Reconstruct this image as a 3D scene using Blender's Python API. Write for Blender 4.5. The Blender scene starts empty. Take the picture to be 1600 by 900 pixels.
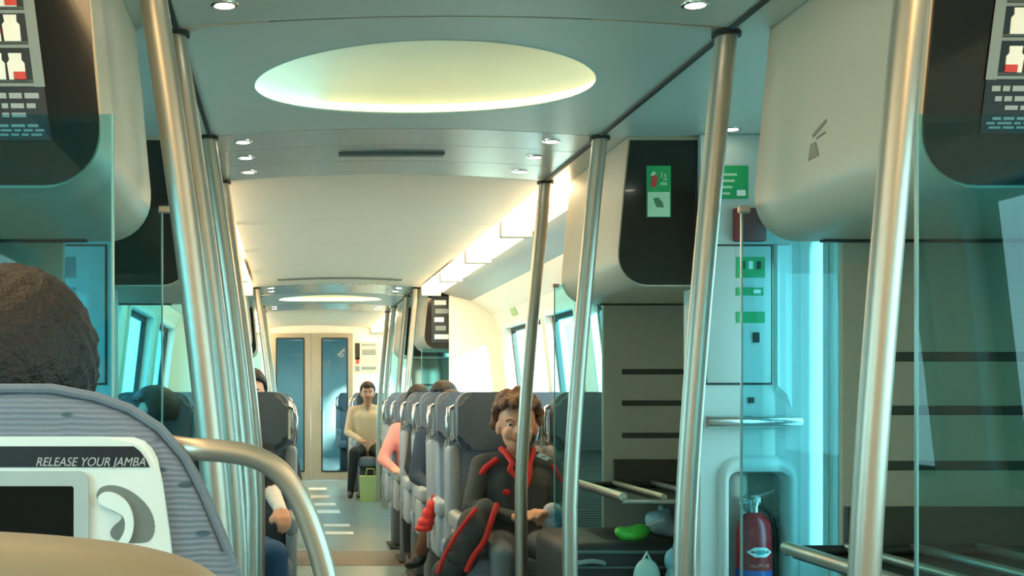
import bpy, bmesh, math, random
import numpy as np
from mathutils import Vector, Matrix

random.seed(7)
rng = np.random.default_rng(7)
PI = math.pi
SC = bpy.context.scene
COL = SC.collection

# ------------------------------------------------------------------ camera
cam_d = bpy.data.cameras.new('camera')
cam = bpy.data.objects.new('camera', cam_d)
COL.objects.link(cam)
cam.location = (0, 0, 1.2)
cam.rotation_euler = (PI / 2, 0, 0)
cam_d.sensor_width = 36
cam_d.lens = 45.0
cam_d.shift_x = 0.2175
cam_d.shift_y = 0.1025
cam_d.clip_start = 0.02
SC.camera = cam

# ------------------------------------------------------------------ view
SC.view_settings.view_transform = 'Standard'
SC.view_settings.look = 'None'
SC.view_settings.gamma = 1.0
SC.view_settings.exposure = 0.18
SC.view_settings.use_curve_mapping = False
SC.cycles.transparent_max_bounces = 24
SC.cycles.max_bounces = 10
SC.cycles.sample_clamp_indirect = 6.0

# ------------------------------------------------------------------ sky and sun
W = bpy.data.worlds.new('sky')
SC.world = W
W.use_nodes = True
nt = W.node_tree
bg = nt.nodes['Background']
tc = nt.nodes.new('ShaderNodeTexCoord')
sp = nt.nodes.new('ShaderNodeSeparateXYZ')
cr = nt.nodes.new('ShaderNodeValToRGB')
mr = nt.nodes.new('ShaderNodeMapRange')
mr.inputs[1].default_value = -0.3
mr.inputs[2].default_value = 0.8
nt.links.new(tc.outputs['Generated'], sp.inputs[0])
nt.links.new(sp.outputs[2], mr.inputs[0])
nt.links.new(mr.outputs[0], cr.inputs[0])
cr.color_ramp.elements[0].position = 0.0
cr.color_ramp.elements[0].color = (0.28, 0.38, 0.39, 1)
cr.color_ramp.elements[1].position = 1.0
cr.color_ramp.elements[1].color = (0.50, 0.74, 0.85, 1)
e = cr.color_ramp.elements.new(0.32)
e.color = (0.84, 0.94, 0.95, 1)
nt.links.new(cr.outputs[0], bg.inputs[0])
bg.inputs[1].default_value = 8.0

sun_d = bpy.data.lights.new('sun', 'SUN')
sun_d.energy = 34.0
sun_d.angle = math.radians(5.0)
sun_d.color = (1.0, 0.93, 0.80)
sun = bpy.data.objects.new('sun', sun_d)
COL.objects.link(sun)
SUN_DIR = Vector((-0.22, 1.0, -0.15)).normalized()
sun.rotation_euler = SUN_DIR.to_track_quat('-Z', 'Y').to_euler()
sun.location = (6, -10, 6)

# ------------------------------------------------------------------ materials
def lin(h):
    h = h.lstrip('#')
    v = [int(h[i:i + 2], 16) / 255 for i in (0, 2, 4)]
    return tuple(x / 12.92 if x <= 0.04045 else ((x + 0.055) / 1.055) ** 2.4 for x in v) + (1,)

MATS = {}
def mat(name, color, rough=0.5, metal=0.0, var=0.08, scale=12.0, bump=0.0, bscale=80.0, coat=0.0, spec=0.5, stretch=None):
    if name in MATS:
        return MATS[name]
    m = bpy.data.materials.new(name)
    m.use_nodes = True
    t = m.node_tree
    b = t.nodes['Principled BSDF']
    c = lin(color)
    tcn = t.nodes.new('ShaderNodeTexCoord')
    mp = t.nodes.new('ShaderNodeMapping')
    if stretch:
        mp.inputs['Scale'].default_value = stretch
    t.links.new(tcn.outputs['Object'], mp.inputs[0])
    n = t.nodes.new('ShaderNodeTexNoise')
    n.inputs['Scale'].default_value = scale
    n.inputs['Detail'].default_value = 4
    t.links.new(mp.outputs[0], n.inputs['Vector'])
    mx = t.nodes.new('ShaderNodeMix')
    mx.data_type = 'RGBA'
    mx.inputs[6].default_value = tuple(x * (1 - var) for x in c[:3]) + (1,)
    mx.inputs[7].default_value = tuple(min(1, x * (1 + var)) for x in c[:3]) + (1,)
    t.links.new(n.outputs['Fac'], mx.inputs[0])
    t.links.new(mx.outputs[2], b.inputs['Base Color'])
    b.inputs['Roughness'].default_value = rough
    b.inputs['Metallic'].default_value = metal
    b.inputs['Specular IOR Level'].default_value = spec
    b.inputs['Coat Weight'].default_value = coat
    if bump > 0:
        n2 = t.nodes.new('ShaderNodeTexNoise')
        n2.inputs['Scale'].default_value = bscale
        t.links.new(mp.outputs[0], n2.inputs['Vector'])
        bp = t.nodes.new('ShaderNodeBump')
        bp.inputs['Strength'].default_value = bump
        bp.inputs['Distance'].default_value = 0.01
        t.links.new(n2.outputs['Fac'], bp.inputs['Height'])
        t.links.new(bp.outputs[0], b.inputs['Normal'])
    MATS[name] = m
    return m

def emit(name, color, strength):
    m = bpy.data.materials.new(name)
    m.use_nodes = True
    t = m.node_tree
    t.nodes.remove(t.nodes['Principled BSDF'])
    e_ = t.nodes.new('ShaderNodeEmission')
    e_.inputs[0].default_value = lin(color)
    e_.inputs[1].default_value = strength
    t.links.new(e_.outputs[0], t.nodes['Material Output'].inputs[0])
    MATS[name] = m
    return m

def glass(name, tint, refl=1.0, rough=0.02, ior=1.45):
    m = bpy.data.materials.new(name)
    m.use_nodes = True
    t = m.node_tree
    t.nodes.remove(t.nodes['Principled BSDF'])
    tr = t.nodes.new('ShaderNodeBsdfTransparent')
    tr.inputs[0].default_value = tint
    gl = t.nodes.new('ShaderNodeBsdfGlossy')
    gl.inputs['Roughness'].default_value = rough
    gl.inputs['Color'].default_value = (refl, refl, refl, 1)
    fr = t.nodes.new('ShaderNodeFresnel')
    fr.inputs[0].default_value = ior
    mx = t.nodes.new('ShaderNodeMixShader')
    ge = t.nodes.new('ShaderNodeNewGeometry')
    iv = t.nodes.new('ShaderNodeMath'); iv.operation = 'SUBTRACT'; iv.inputs[0].default_value = 1.0
    t.links.new(ge.outputs['Backfacing'], iv.inputs[1])
    mu = t.nodes.new('ShaderNodeMath'); mu.operation = 'MULTIPLY'
    t.links.new(fr.outputs[0], mu.inputs[0]); t.links.new(iv.outputs[0], mu.inputs[1])
    t.links.new(mu.outputs[0], mx.inputs[0])
    t.links.new(tr.outputs[0], mx.inputs[1])
    t.links.new(gl.outputs[0], mx.inputs[2])
    t.links.new(mx.outputs[0], t.nodes['Material Output'].inputs[0])
    MATS[name] = m
    return m

def ribbed(name, color, freq=110.0, axis=2, dark=0.72, motif=True):
    """woven fabric with fine ribs and small darker flecks"""
    m = bpy.data.materials.new(name)
    m.use_nodes = True
    t = m.node_tree
    b = t.nodes['Principled BSDF']
    b.inputs['Roughness'].default_value = 0.9
    b.inputs['Specular IOR Level'].default_value = 0.2
    tcn = t.nodes.new('ShaderNodeTexCoord')
    s = t.nodes.new('ShaderNodeSeparateXYZ')
    t.links.new(tcn.outputs['Object'], s.inputs[0])
    ns = t.nodes.new('ShaderNodeTexNoise')
    ns.inputs['Scale'].default_value = 25
    t.links.new(tcn.outputs['Object'], ns.inputs['Vector'])
    ad = t.nodes.new('ShaderNodeMath'); ad.operation = 'MULTIPLY_ADD'
    ad.inputs[1].default_value = 0.006
    t.links.new(ns.outputs['Fac'], ad.inputs[0])
    t.links.new(s.outputs[axis], ad.inputs[2])
    mu = t.nodes.new('ShaderNodeMath'); mu.operation = 'MULTIPLY'
    mu.inputs[1].default_value = freq * 2 * PI
    t.links.new(ad.outputs[0], mu.inputs[0])
    si = t.nodes.new('ShaderNodeMath'); si.operation = 'SINE'
    t.links.new(mu.outputs[0], si.inputs[0])
    r = t.nodes.new('ShaderNodeMapRange')
    r.inputs[1].default_value = -1; r.inputs[2].default_value = 1
    t.links.new(si.outputs[0], r.inputs[0])
    c = lin(color)
    mx = t.nodes.new('ShaderNodeMix'); mx.data_type = 'RGBA'
    mx.inputs[6].default_value = tuple(x * dark for x in c[:3]) + (1,)
    mx.inputs[7].default_value = c
    t.links.new(r.outputs[0], mx.inputs[0])
    out = mx.outputs[2]
    if motif:
        mp = t.nodes.new('ShaderNodeMapping')
        mp.inputs['Rotation'].default_value = (0, 0.6, 0)
        mp.inputs['Scale'].default_value = (17, 3, 40)
        t.links.new(tcn.outputs['Object'], mp.inputs[0])
        v = t.nodes.new('ShaderNodeTexVoronoi')
        v.inputs['Scale'].default_value = 1.0
        v.inputs['Randomness'].default_value = 0.35
        t.links.new(mp.outputs[0], v.inputs['Vector'])
        lt = t.nodes.new('ShaderNodeMapRange')
        lt.inputs[1].default_value = 0.12; lt.inputs[2].default_value = 0.18
        lt.inputs[3].default_value = 0.75; lt.inputs[4].default_value = 0.0
        t.links.new(v.outputs['Distance'], lt.inputs[0])
        m2 = t.nodes.new('ShaderNodeMix'); m2.data_type = 'RGBA'
        t.links.new(lt.outputs[0], m2.inputs[0])
        t.links.new(out, m2.inputs[6])
        m2.inputs[7].default_value = lin('#2f4a58')
        out = m2.outputs[2]
    t.links.new(out, b.inputs['Base Color'])
    bp = t.nodes.new('ShaderNodeBump')
    bp.inputs['Strength'].default_value = 0.35
    bp.inputs['Distance'].default_value = 0.003
    t.links.new(si.outputs[0], bp.inputs['Height'])
    t.links.new(bp.outputs[0], b.inputs['Normal'])
    MATS[name] = m
    return m

HOUSING = mat('housing_beige', '#c4b69e', 0.45, var=0.03)
CEILM = mat('ceiling_metal', '#c4c6ba', 0.38, 0.25, var=0.06, scale=3, stretch=(1, 1, 1))
CEILG = mat('ceiling_gloss', '#b6bdb7', 0.25, 0.4, var=0.08, scale=4, stretch=(6, 1, 1))
CEILW = mat('ceiling_warm', '#dcd2c0', 0.45, 0.1, var=0.03, scale=3)
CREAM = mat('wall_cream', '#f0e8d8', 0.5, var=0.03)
VAL = mat('valance_grey', '#a3a5a0', 0.5, 0.2, var=0.04)
STEEL = mat('brushed_steel', '#b3aa9b', 0.40, 0.85, var=0.06, scale=30, stretch=(1, 1, 0.1))
CHROME = mat('chrome', '#d8d8d4', 0.14, 1.0, var=0.03)
DARKM = mat('dark_rubber', '#1d2220', 0.6)
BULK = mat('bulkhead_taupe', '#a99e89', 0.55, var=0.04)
CAB = mat('cabinet_grey', '#b3bfb8', 0.45, var=0.03)
JAMB = mat('door_jamb', '#d9e4e0', 0.4, var=0.03)
BLACK = mat('black_gloss', '#14120f', 0.12, var=0.1, coat=0.3)
FLOORM = mat('floor_vinyl', '#84989a', 0.25, var=0.16, scale=5, bump=0.05, bscale=300)
GLASS = glass('partition_glass', (0.58, 0.87, 0.92, 1), 0.9, 0.01, 1.45)
EDGE = mat('glass_edge', '#6fa09b', 0.25)
PANE = glass('window_pane', (0.68, 0.94, 0.98, 1), 1.0, 0.01, 1.35)
ENDPANE = glass('end_door_pane', (0.70, 0.84, 0.86, 1), 0.9, 0.02, 1.4)
LAMP = emit('cove_lamp', '#ffd9a0', 20.0)
LAMPN = emit('cove_lamp_dim', '#ffd9a0', 9.0)
LAMPW = emit('ring_lamp_warm', '#ffdba6', 7.0)
LAMPC = emit('ring_lamp_cool', '#e4fff4', 8.0)
SPOT = emit('downlight_lamp', '#fff6e0', 22.0)
DOME = mat('dome_white', '#b3c4b8', 0.6, var=0.06, scale=6)
SEAT = ribbed('seat_fabric', '#8793a1', 90, 2, 0.8, False)
SEATN = ribbed('seat_fabric_near', '#828b99', 150, 2, 0.74, True)
HEADR = mat('headrest_fabric', '#66727f', 0.9, var=0.1, scale=60)
SHELL = mat('seat_shell', '#8b959c', 0.5, var=0.04)
ARM = mat('armrest_grey', '#98a1a4', 0.5, var=0.04)
BEIGE = mat('beige_trim', '#84765f', 0.55, var=0.05)
UNIT = mat('seatback_unit', '#dfe5e0', 0.4, var=0.02)
UNITB = mat('seatback_bezel', '#a9b3b2', 0.4, var=0.02)
NAVY = mat('unit_strip', '#1b232b', 0.3)
SCREEN = mat('screen_black', '#0b0e10', 0.1)
RED = mat('extinguisher_red', '#b01c26', 0.3, coat=0.3)
BLUE = mat('extinguisher_blue', '#2b57a0', 0.35)
WHITE = mat('print_white', '#e6e8e2', 0.5)
GREYP = mat('print_grey', '#7d8a8a', 0.5)
POSTER = mat('poster_navy', '#1c2a33', 0.35)
GREEN = mat('sign_green', '#1f9a58', 0.45)
PALEG = mat('sign_pale_green', '#bcd6b4', 0.45)
REDP = mat('print_red', '#c8403a', 0.5)
BROWNRED = mat('alarm_red', '#7d2f2a', 0.45)
MARK = mat('emblem_grey', '#857e6e', 0.45, 0.3)
SKIN = mat('skin', '#d7a184', 0.55, var=0.05)
SKINF = mat('skin_tan', '#b98565', 0.55, var=0.05)
HAIRB = mat('hair_brown', '#6a4d3a', 0.7, var=0.35, scale=60, bump=0.6, bscale=120)
HAIRD = mat('hair_dark', '#150f0c', 0.6, var=0.35, scale=60, bump=0.5, bscale=160)
JACKET = mat('jacket_black', '#414647', 0.8, var=0.15, scale=30)
TRIM = mat('jacket_red', '#cf2a26', 0.7)
TROUS = mat('trousers_grey', '#737d82', 0.85, var=0.12, scale=30)
JEANS = mat('jeans_blue', '#2f5478', 0.85, var=0.18, scale=40)
SHOE = mat('shoe_black', '#191817', 0.5)
SHIRTW = mat('shirt_white', '#e2e0da', 0.8)
SHIRTB = mat('shirt_beige', '#cbb89b', 0.8)
SHIRTP = mat('shirt_pink', '#e0938c', 0.8)
SHIRTN = mat('shirt_navy', '#27384a', 0.8)
DTROUS = mat('trousers_dark', '#22262a', 0.85)
BROWNT = mat('trousers_brown', '#5a4032', 0.85)
BAGK = mat('bag_black', '#20292a', 0.6, var=0.15)
CONC = mat('blocker_concrete', '#9ba7a8', 0.9, var=0.1)

# ------------------------------------------------------------------ mesh helpers
def smooth_all(me, on=True):
    me.polygons.foreach_set('use_smooth', [on] * len(me.polygons))

def mk(name, bm, m, parent=None, smooth=False, world=False, angle=None):
    me = bpy.data.meshes.new(name)
    bmesh.ops.recalc_face_normals(bm, faces=bm.faces)
    if world and parent is not None:
        bmesh.ops.translate(bm, verts=bm.verts, vec=-Vector(parent.location))
    bm.to_mesh(me)
    bm.free()
    if smooth:
        smooth_all(me)
        try:
            me.set_sharp_from_angle(angle=math.radians(angle or 40))
        except Exception:
            pass
    ms = m if isinstance(m, (list, tuple)) else [m]
    for x in ms:
        me.materials.append(x)
    o = bpy.data.objects.new(name, me)
    COL.objects.link(o)
    if parent is not None:
        o.parent = parent
    return o

def tag(o, label=None, cat=None, group=None, kind=None):
    if label: o['label'] = label
    if cat: o['category'] = cat
    if group: o['group'] = group
    if kind: o['kind'] = kind
    return o

def thing(name, label, cat, loc=(0, 0, 0), rz=0.0, group=None, kind=None):
    o = bpy.data.objects.new(name, None)
    o.empty_display_size = 0.1
    COL.objects.link(o)
    o.location = loc
    o.rotation_euler = (0, 0, rz)
    return tag(o, label, cat, group, kind)

def copy_tree(o, parent=None):
    c = o.copy()
    COL.objects.link(c)
    c.parent = parent
    for ch in list(o.children):
        copy_tree(ch, c)
    return c

def box(bm, x0, x1, y0, y1, z0, z1, bev=0.0, seg=2):
    vs = [bm.verts.new((x, y, z)) for x in (x0, x1) for y in (y0, y1) for z in (z0, z1)]
    idx = [(0, 1, 3, 2), (4, 6, 7, 5), (0, 4, 5, 1), (2, 3, 7, 6), (0, 2, 6, 4), (1, 5, 7, 3)]
    fs = [bm.faces.new([vs[i] for i in f]) for f in idx]
    if bev > 0:
        es = list({e for f in fs for e in f.edges})
        bmesh.ops.bevel(bm, geom=es, offset=bev, segments=seg, profile=0.5, affect='EDGES')
    return bm

def B(x0, x1, y0, y1, z0, z1, bev=0.0, seg=2):
    return box(bmesh.new(), x0, x1, y0, y1, z0, z1, bev, seg)

def tube(bm, pts, r, n=12, cap=True):
    pts = [Vector(p) for p in pts]
    rs = r if isinstance(r, (list, tuple)) else [r] * len(pts)
    prev = None
    up = Vector((0, 0, 1))
    rings = []
    nrm = None
    for i, p in enumerate(pts):
        if i == 0: d = pts[1] - pts[0]
        elif i == len(pts) - 1: d = pts[-1] - pts[-2]
        else: d = (pts[i + 1] - pts[i]).normalized() + (pts[i] - pts[i - 1]).normalized()
        d.normalize()
        if nrm is None:
            a = Vector((1, 0, 0)) if abs(d.x) < 0.9 else Vector((0, 1, 0))
            nrm = (a - d * a.dot(d)).normalized()
        else:
            nrm = (nrm - d * nrm.dot(d)).normalized()
        b = d.cross(nrm)
        rings.append([bm.verts.new(p + (nrm * math.cos(2 * PI * k / n) + b * math.sin(2 * PI * k / n)) * rs[i]) for k in range(n)])
    for a, b in zip(rings[:-1], rings[1:]):
        for k in range(n):
            bm.faces.new((a[k], a[(k + 1) % n], b[(k + 1) % n], b[k]))
    if cap:
        bm.faces.new(rings[0][::-1]); bm.faces.new(rings[-1])
    return bm

def T(pts, r, n=12):
    return tube(bmesh.new(), pts, r, n)

def lathe(bm, prof, c=(0, 0, 0), n=24):
    rings = []
    for r, z in prof:
        if r < 1e-6:
            rings.append([bm.verts.new((c[0], c[1], c[2] + z))])
        else:
            rings.append([bm.verts.new((c[0] + r * math.cos(2 * PI * k / n), c[1] + r * math.sin(2 * PI * k / n), c[2] + z)) for k in range(n)])
    for a, b in zip(rings[:-1], rings[1:]):
        for k in range(n):
            k2 = (k + 1) % n
            if len(a) == 1 and len(b) == 1: continue
            if len(a) == 1: bm.faces.new((a[0], b[k2], b[k]))
            elif len(b) == 1: bm.faces.new((a[k], a[k2], b[0]))
            else: bm.faces.new((a[k], a[k2], b[k2], b[k]))
    return bm

def prism(bm, poly, a0, a1, axis='y'):
    """2-D outline extruded along an axis. axis y: poly in (x,z); x: (y,z); z: (x,y)"""
    def P(p, a):
        if axis == 'y': return (p[0], a, p[1])
        if axis == 'x': return (a, p[0], p[1])
        return (p[0], p[1], a)
    A = [bm.verts.new(P(p, a0)) for p in poly]
    Bv = [bm.verts.new(P(p, a1)) for p in poly]
    n = len(poly)
    for i in range(n):
        j = (i + 1) % n
        bm.faces.new((A[i], A[j], Bv[j], Bv[i]))
    bm.faces.new(A[::-1]); bm.faces.new(Bv)
    return bm

def ring_prism(bm, outer, inner, a0, a1, axis='y'):
    """outline with a hole (same vertex count)"""
    def P(p, a):
        if axis == 'y': return (p[0], a, p[1])
        if axis == 'x': return (a, p[0], p[1])
        return (p[0], p[1], a)
    n = len(outer)
    o0 = [bm.verts.new(P(p, a0)) for p in outer]; o1 = [bm.verts.new(P(p, a1)) for p in outer]
    i0 = [bm.verts.new(P(p, a0)) for p in inner]; i1 = [bm.verts.new(P(p, a1)) for p in inner]
    for k in range(n):
        j = (k + 1) % n
        bm.faces.new((o0[k], o0[j], o1[j], o1[k]))
        bm.faces.new((i0[j], i0[k], i1[k], i1[j]))
        bm.faces.new((o0[j], o0[k], i0[k], i0[j]))
        bm.faces.new((o1[k], o1[j], i1[j], i1[k]))
    return bm

def rrect(x0, x1, z0, z1, r, n=6, corners=(1, 1, 1, 1)):
    """rounded rectangle outline, corners order: lower-left, lower-right, upper-right, upper-left"""
    pts = []
    cs = [(x0, z0, 1, 1, PI), (x1, z0, -1, 1, 1.5 * PI), (x1, z1, -1, -1, 0), (x0, z1, 1, -1, 0.5 * PI)]
    for (cx, cz, sx, sz, a0), on in zip(cs, corners):
        rr = r if on else 1e-4
        for k in range(n + 1):
            a = a0 + (PI / 2) * k / n
            pts.append((cx + sx * rr + rr * math.cos(a), cz + sz * rr + rr * math.sin(a)))
    return pts

def ellipsoid(bm, c, r, seg=16, rings=10):
    res = bmesh.ops.create_uvsphere(bm, u_segments=seg, v_segments=rings, radius=1.0)
    M = Matrix.Translation(c) @ Matrix.Diagonal((r[0], r[1], r[2], 1))
    bmesh.ops.transform(bm, matrix=M, verts=res['verts'])
    return bm

# ------------------------------------------------------------------ the car: dimensions
XC = 0.405                     # centre line of the car
HW = 1.465                     # half width
CZ = 2.10                      # ceiling height at the partition line
def cz(x):                     # slightly arched ceiling
    t = (x - XC) / 0.69
    return CZ + 0.03 * max(0.0, 1 - t * t)
Y0, YE = -1.6, 17.6

fl = mk('floor', B(XC - HW - .05, XC + HW + .05, Y0, YE, -0.05, 0), FLOORM)
tag(fl, 'grey-green vinyl floor running down the aisle', 'floor', kind='structure')
for (ya, yb, xa, xb) in ((15.8, 16.2, .24, .47), (14.6, 15.0, .24, .47), (13.6, 13.95, .25, .50), (12.75, 13.1, .25, .51), (11.5, 11.7, .31, .55), (10.86, 11.06, .29, .55)):  # bright light on the far floor, put in as flat white stripes
    mk('floor_light_stripe', B(xa, xb, ya, yb, 0.0005, 0.003), mat('floor_light_white', '#f4f4ee', 0.35), fl)
# darker strips of vinyl across the floor at the doorways
tm = mk('floor_strip', B(XC - 0.62, XC + 0.62, 8.9, 9.7, 0.0005, 0.003), mat('floor_brown', '#6f6456', 0.4, var=0.15), fl)

rf = bmesh.new()
box(rf, XC - HW - .16, XC + HW + .16, Y0 - .1, YE, 2.34, 2.4)
box(rf, XC - HW - .16, XC - HW - .10, Y0 - .1, YE, 1.9, 2.34)
box(rf, XC + HW + .10, XC + HW + .16, Y0 - .1, YE, 1.9, 2.34)
tag(mk('roof', rf, CEILW), 'outer roof shell of the carriage above the ceiling', 'roof', kind='structure')

# ---- side walls with window and door openings
CABP = [(1.465, 0), (1.465, .95), (1.375, 1.73), (1.32, 1.86), (1.135, 1.985)]
VESP = [(1.465, 0), (1.465, .95), (1.465, 1.73), (1.465, 1.97), (1.465, 2.34)]
SEGS = [  # y0, y1, profile, window openings, door openings
    (Y0, 2.34, CABP, {'r': [(-0.3, 0.93), (1.22, 2.2)], 'l': [(-0.3, 0.93), (1.22, 2.2)]}, []),
    (2.34, 5.44, VESP, {'r': [], 'l': []}, [(3.27, 4.43)]),
    (5.44, 10.9, CABP, {'r': [(6.1, 7.53), (7.97, 8.82), (9.0, 10.45)], 'l': [(5.75, 7.3), (7.75, 9.0), (9.45, 10.6)]}, []),
    (10.9, 14.2, VESP, {'r': [], 'l': []}, [(12.0, 13.16)]),
    (14.2, YE, CABP, {'r': [(14.6, 15.9), (16.2, 17.3)], 'l': [(14.6, 15.9), (16.2, 17.3)]}, []),
]
def wall_side(key, sgn):
    bm = bmesh.new()
    for (a, b, prof, wins, doors) in SEGS:
        ws = wins[key]
        ys = sorted({a, b} | {y for w in ws for y in w} | {y for d in doors for y in d})
        for y0, y1 in zip(ys[:-1], ys[1:]):
            ym = (y0 + y1) / 2
            inw = any(w[0] < ym < w[1] for w in ws)
            ind = any(d[0] < ym < d[1] for d in doors)
            for k in range(len(prof) - 1):
                if inw and k == 1: continue
                if ind and k < 3: continue
                (d0, z0), (d1, z1) = prof[k], prof[k + 1]
                # a slab with thickness 0.06 outward
                p = [(XC + sgn * d0, z0), (XC + sgn * d1, z1), (XC + sgn * (d1 + .07), z1 + .0), (XC + sgn * (d0 + .07), z0)]
                prism(bm, p, y0, y1, 'y')
    o = mk('wall_right' if sgn > 0 else 'wall_left', bm, CREAM)
    tag(o, 'cream side wall of the carriage with windows, %s side' % ('extinguisher' if sgn > 0 else 'near seat'), 'wall', kind='structure')
    return o
WALLR = wall_side('r', 1)
WALLL = wall_side('l', -1)

wn = 0
def window(sgn, y0, y1):
    global wn
    wn += 1
    w = thing('window_%d' % wn, 'tinted carriage window with a dark gasket, number %d along the wall' % wn, 'window', (XC + sgn * 1.43, (y0 + y1) / 2, .95), kind='structure')
    d0, z0, d1, z1 = 1.465, .95, 1.375, 1.73
    def pt(y, t, off=0.0):
        return Vector((XC + sgn * (d0 + (d1 - d0) * t + off), y, z0 + (z1 - z0) * t))
    bm = bmesh.new()
    def slab(ya, yb, ta, tb, o0, o1):
        vs = []
        for off in (o0, o1):
            vs += [bm.verts.new(pt(ya, ta, off)), bm.verts.new(pt(yb, ta, off)), bm.verts.new(pt(yb, tb, off)), bm.verts.new(pt(ya, tb, off))]
        for f in ((0, 1, 2, 3), (7, 6, 5, 4), (0, 4, 5, 1), (1, 5, 6, 2), (2, 6, 7, 3), (3, 7, 4, 0)):
            bm.faces.new([vs[i] for i in f])
    slab(y0 + .03, y1 - .03, .035, .965, .045, .055)
    mk('pane', bm, PANE, w, world=True)
    bm = bmesh.new()
    g = .035; gt = .04
    slab(y0, y1, 0, gt, .03, .065); slab(y0, y1, 1 - gt, 1, .03, .065)
    slab(y0, y0 + g, gt, 1 - gt, .03, .065); slab(y1 - g, y1, gt, 1 - gt, .03, .065)
    mk('gasket', bm, DARKM, w, world=True)
    bm = bmesh.new()
    g = .045; gt = .05
    slab(y0 - g, y1 + g, -gt, 0, -.018, .0); slab(y0 - g, y1 + g, 1, 1 + gt, -.018, .0)
    slab(y0 - g, y0, 0, 1, -.018, .0); slab(y1, y1 + g, 0, 1, -.018, .0)
    mk('window_frame', bm, JAMB, w, world=True)
for (a, b, prof, wins, doors) in SEGS:
    for k, s in (('r', 1), ('l', -1)):
        for w_ in wins[k]:
            window(s, *w_)

dn = 0
def door(sgn, y0, y1):
    global dn
    dn += 1
    d = thing('door_%d' % dn, 'pair of sliding carriage doors with tall windows, doorway number %d' % dn, 'door', (XC + sgn * 1.49, (y0 + y1) / 2, 0), kind='structure')
    ym = (y0 + y1) / 2
    for (a, b) in ((y0, ym - .004), (ym + .004, y1)):
        bm = bmesh.new()
        n = 5
        ring_prism(bm, rrect(a, b, 0.0, 1.97, .01, n), rrect(a + .09, b - .09, .62, 1.82, .06, n), XC + sgn * 1.475, XC + sgn * 1.515, 'x')
        lf = mk('door_leaf', bm, JAMB, d, world=True)
        bm = bmesh.new()
        ring_prism(bm, rrect(a + .085, b - .085, .615, 1.825, .06, n), rrect(a + .115, b - .115, .645, 1.795, .05, n), XC + sgn * 1.470, XC + sgn * 1.52, 'x')
        bmesh.ops.translate(bm, verts=bm.verts, vec=-Vector(d.location))
        mk('gasket', bm, DARKM, lf)
        bm = bmesh.new()
        prism(bm, rrect(a + .1, b - .1, .63, 1.81, .05, n), XC + sgn * 1.492, XC + sgn * 1.498, 'x')
        bmesh.ops.translate(bm, verts=bm.verts, vec=-Vector(d.location))
        mk('pane', bm, PANE, lf)
for s in (1, -1):
    door(s, 3.27, 4.43)
    door(s, 12.0, 13.16)

# back wall of the carriage behind the camera
tag(mk('wall_back', B(XC - HW - .07, XC + HW + .07, Y0 - .06, Y0, 0, 2.34), CREAM), 'plain cream end wall behind the viewer', 'wall', kind='structure')

# ------------------------------------------------------------------ ceiling
ceil = thing('ceiling', 'ceiling of pale metal and warm panels down the carriage', 'ceiling', (XC, 5, 2.1), kind='structure')
def arch_panel(name, y0, y1, m, d=.69, nx=14, ny=1, th=.012, gap=.004):
    bm = bmesh.new()
    y0 += gap; y1 -= gap
    g = []
    for j in range(2):
        row = []
        for i in range(nx + 1):
            x = XC - d + 2 * d * i / nx
            row.append((x, (y0, y1)[j], cz(x)))
        g.append(row)
    lo = [[bm.verts.new(p) for p in r] for r in g]
    hi = [[bm.verts.new((p[0], p[1], p[2] + th)) for p in r] for r in g]
    for i in range(nx):
        bm.faces.new((lo[0][i], lo[0][i + 1], lo[1][i + 1], lo[1][i]))
        bm.faces.new((hi[0][i], hi[1][i], hi[1][i + 1], hi[0][i + 1]))
        for j in (0, 1):
            bm.faces.new((lo[j][i], hi[j][i], hi[j][i + 1], lo[j][i + 1]))
    for i in (0, nx):
        bm.faces.new((lo[0][i], lo[1][i], hi[1][i], hi[0][i]))
    return mk(name, bm, m, ceil, True, True, 30)

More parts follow.
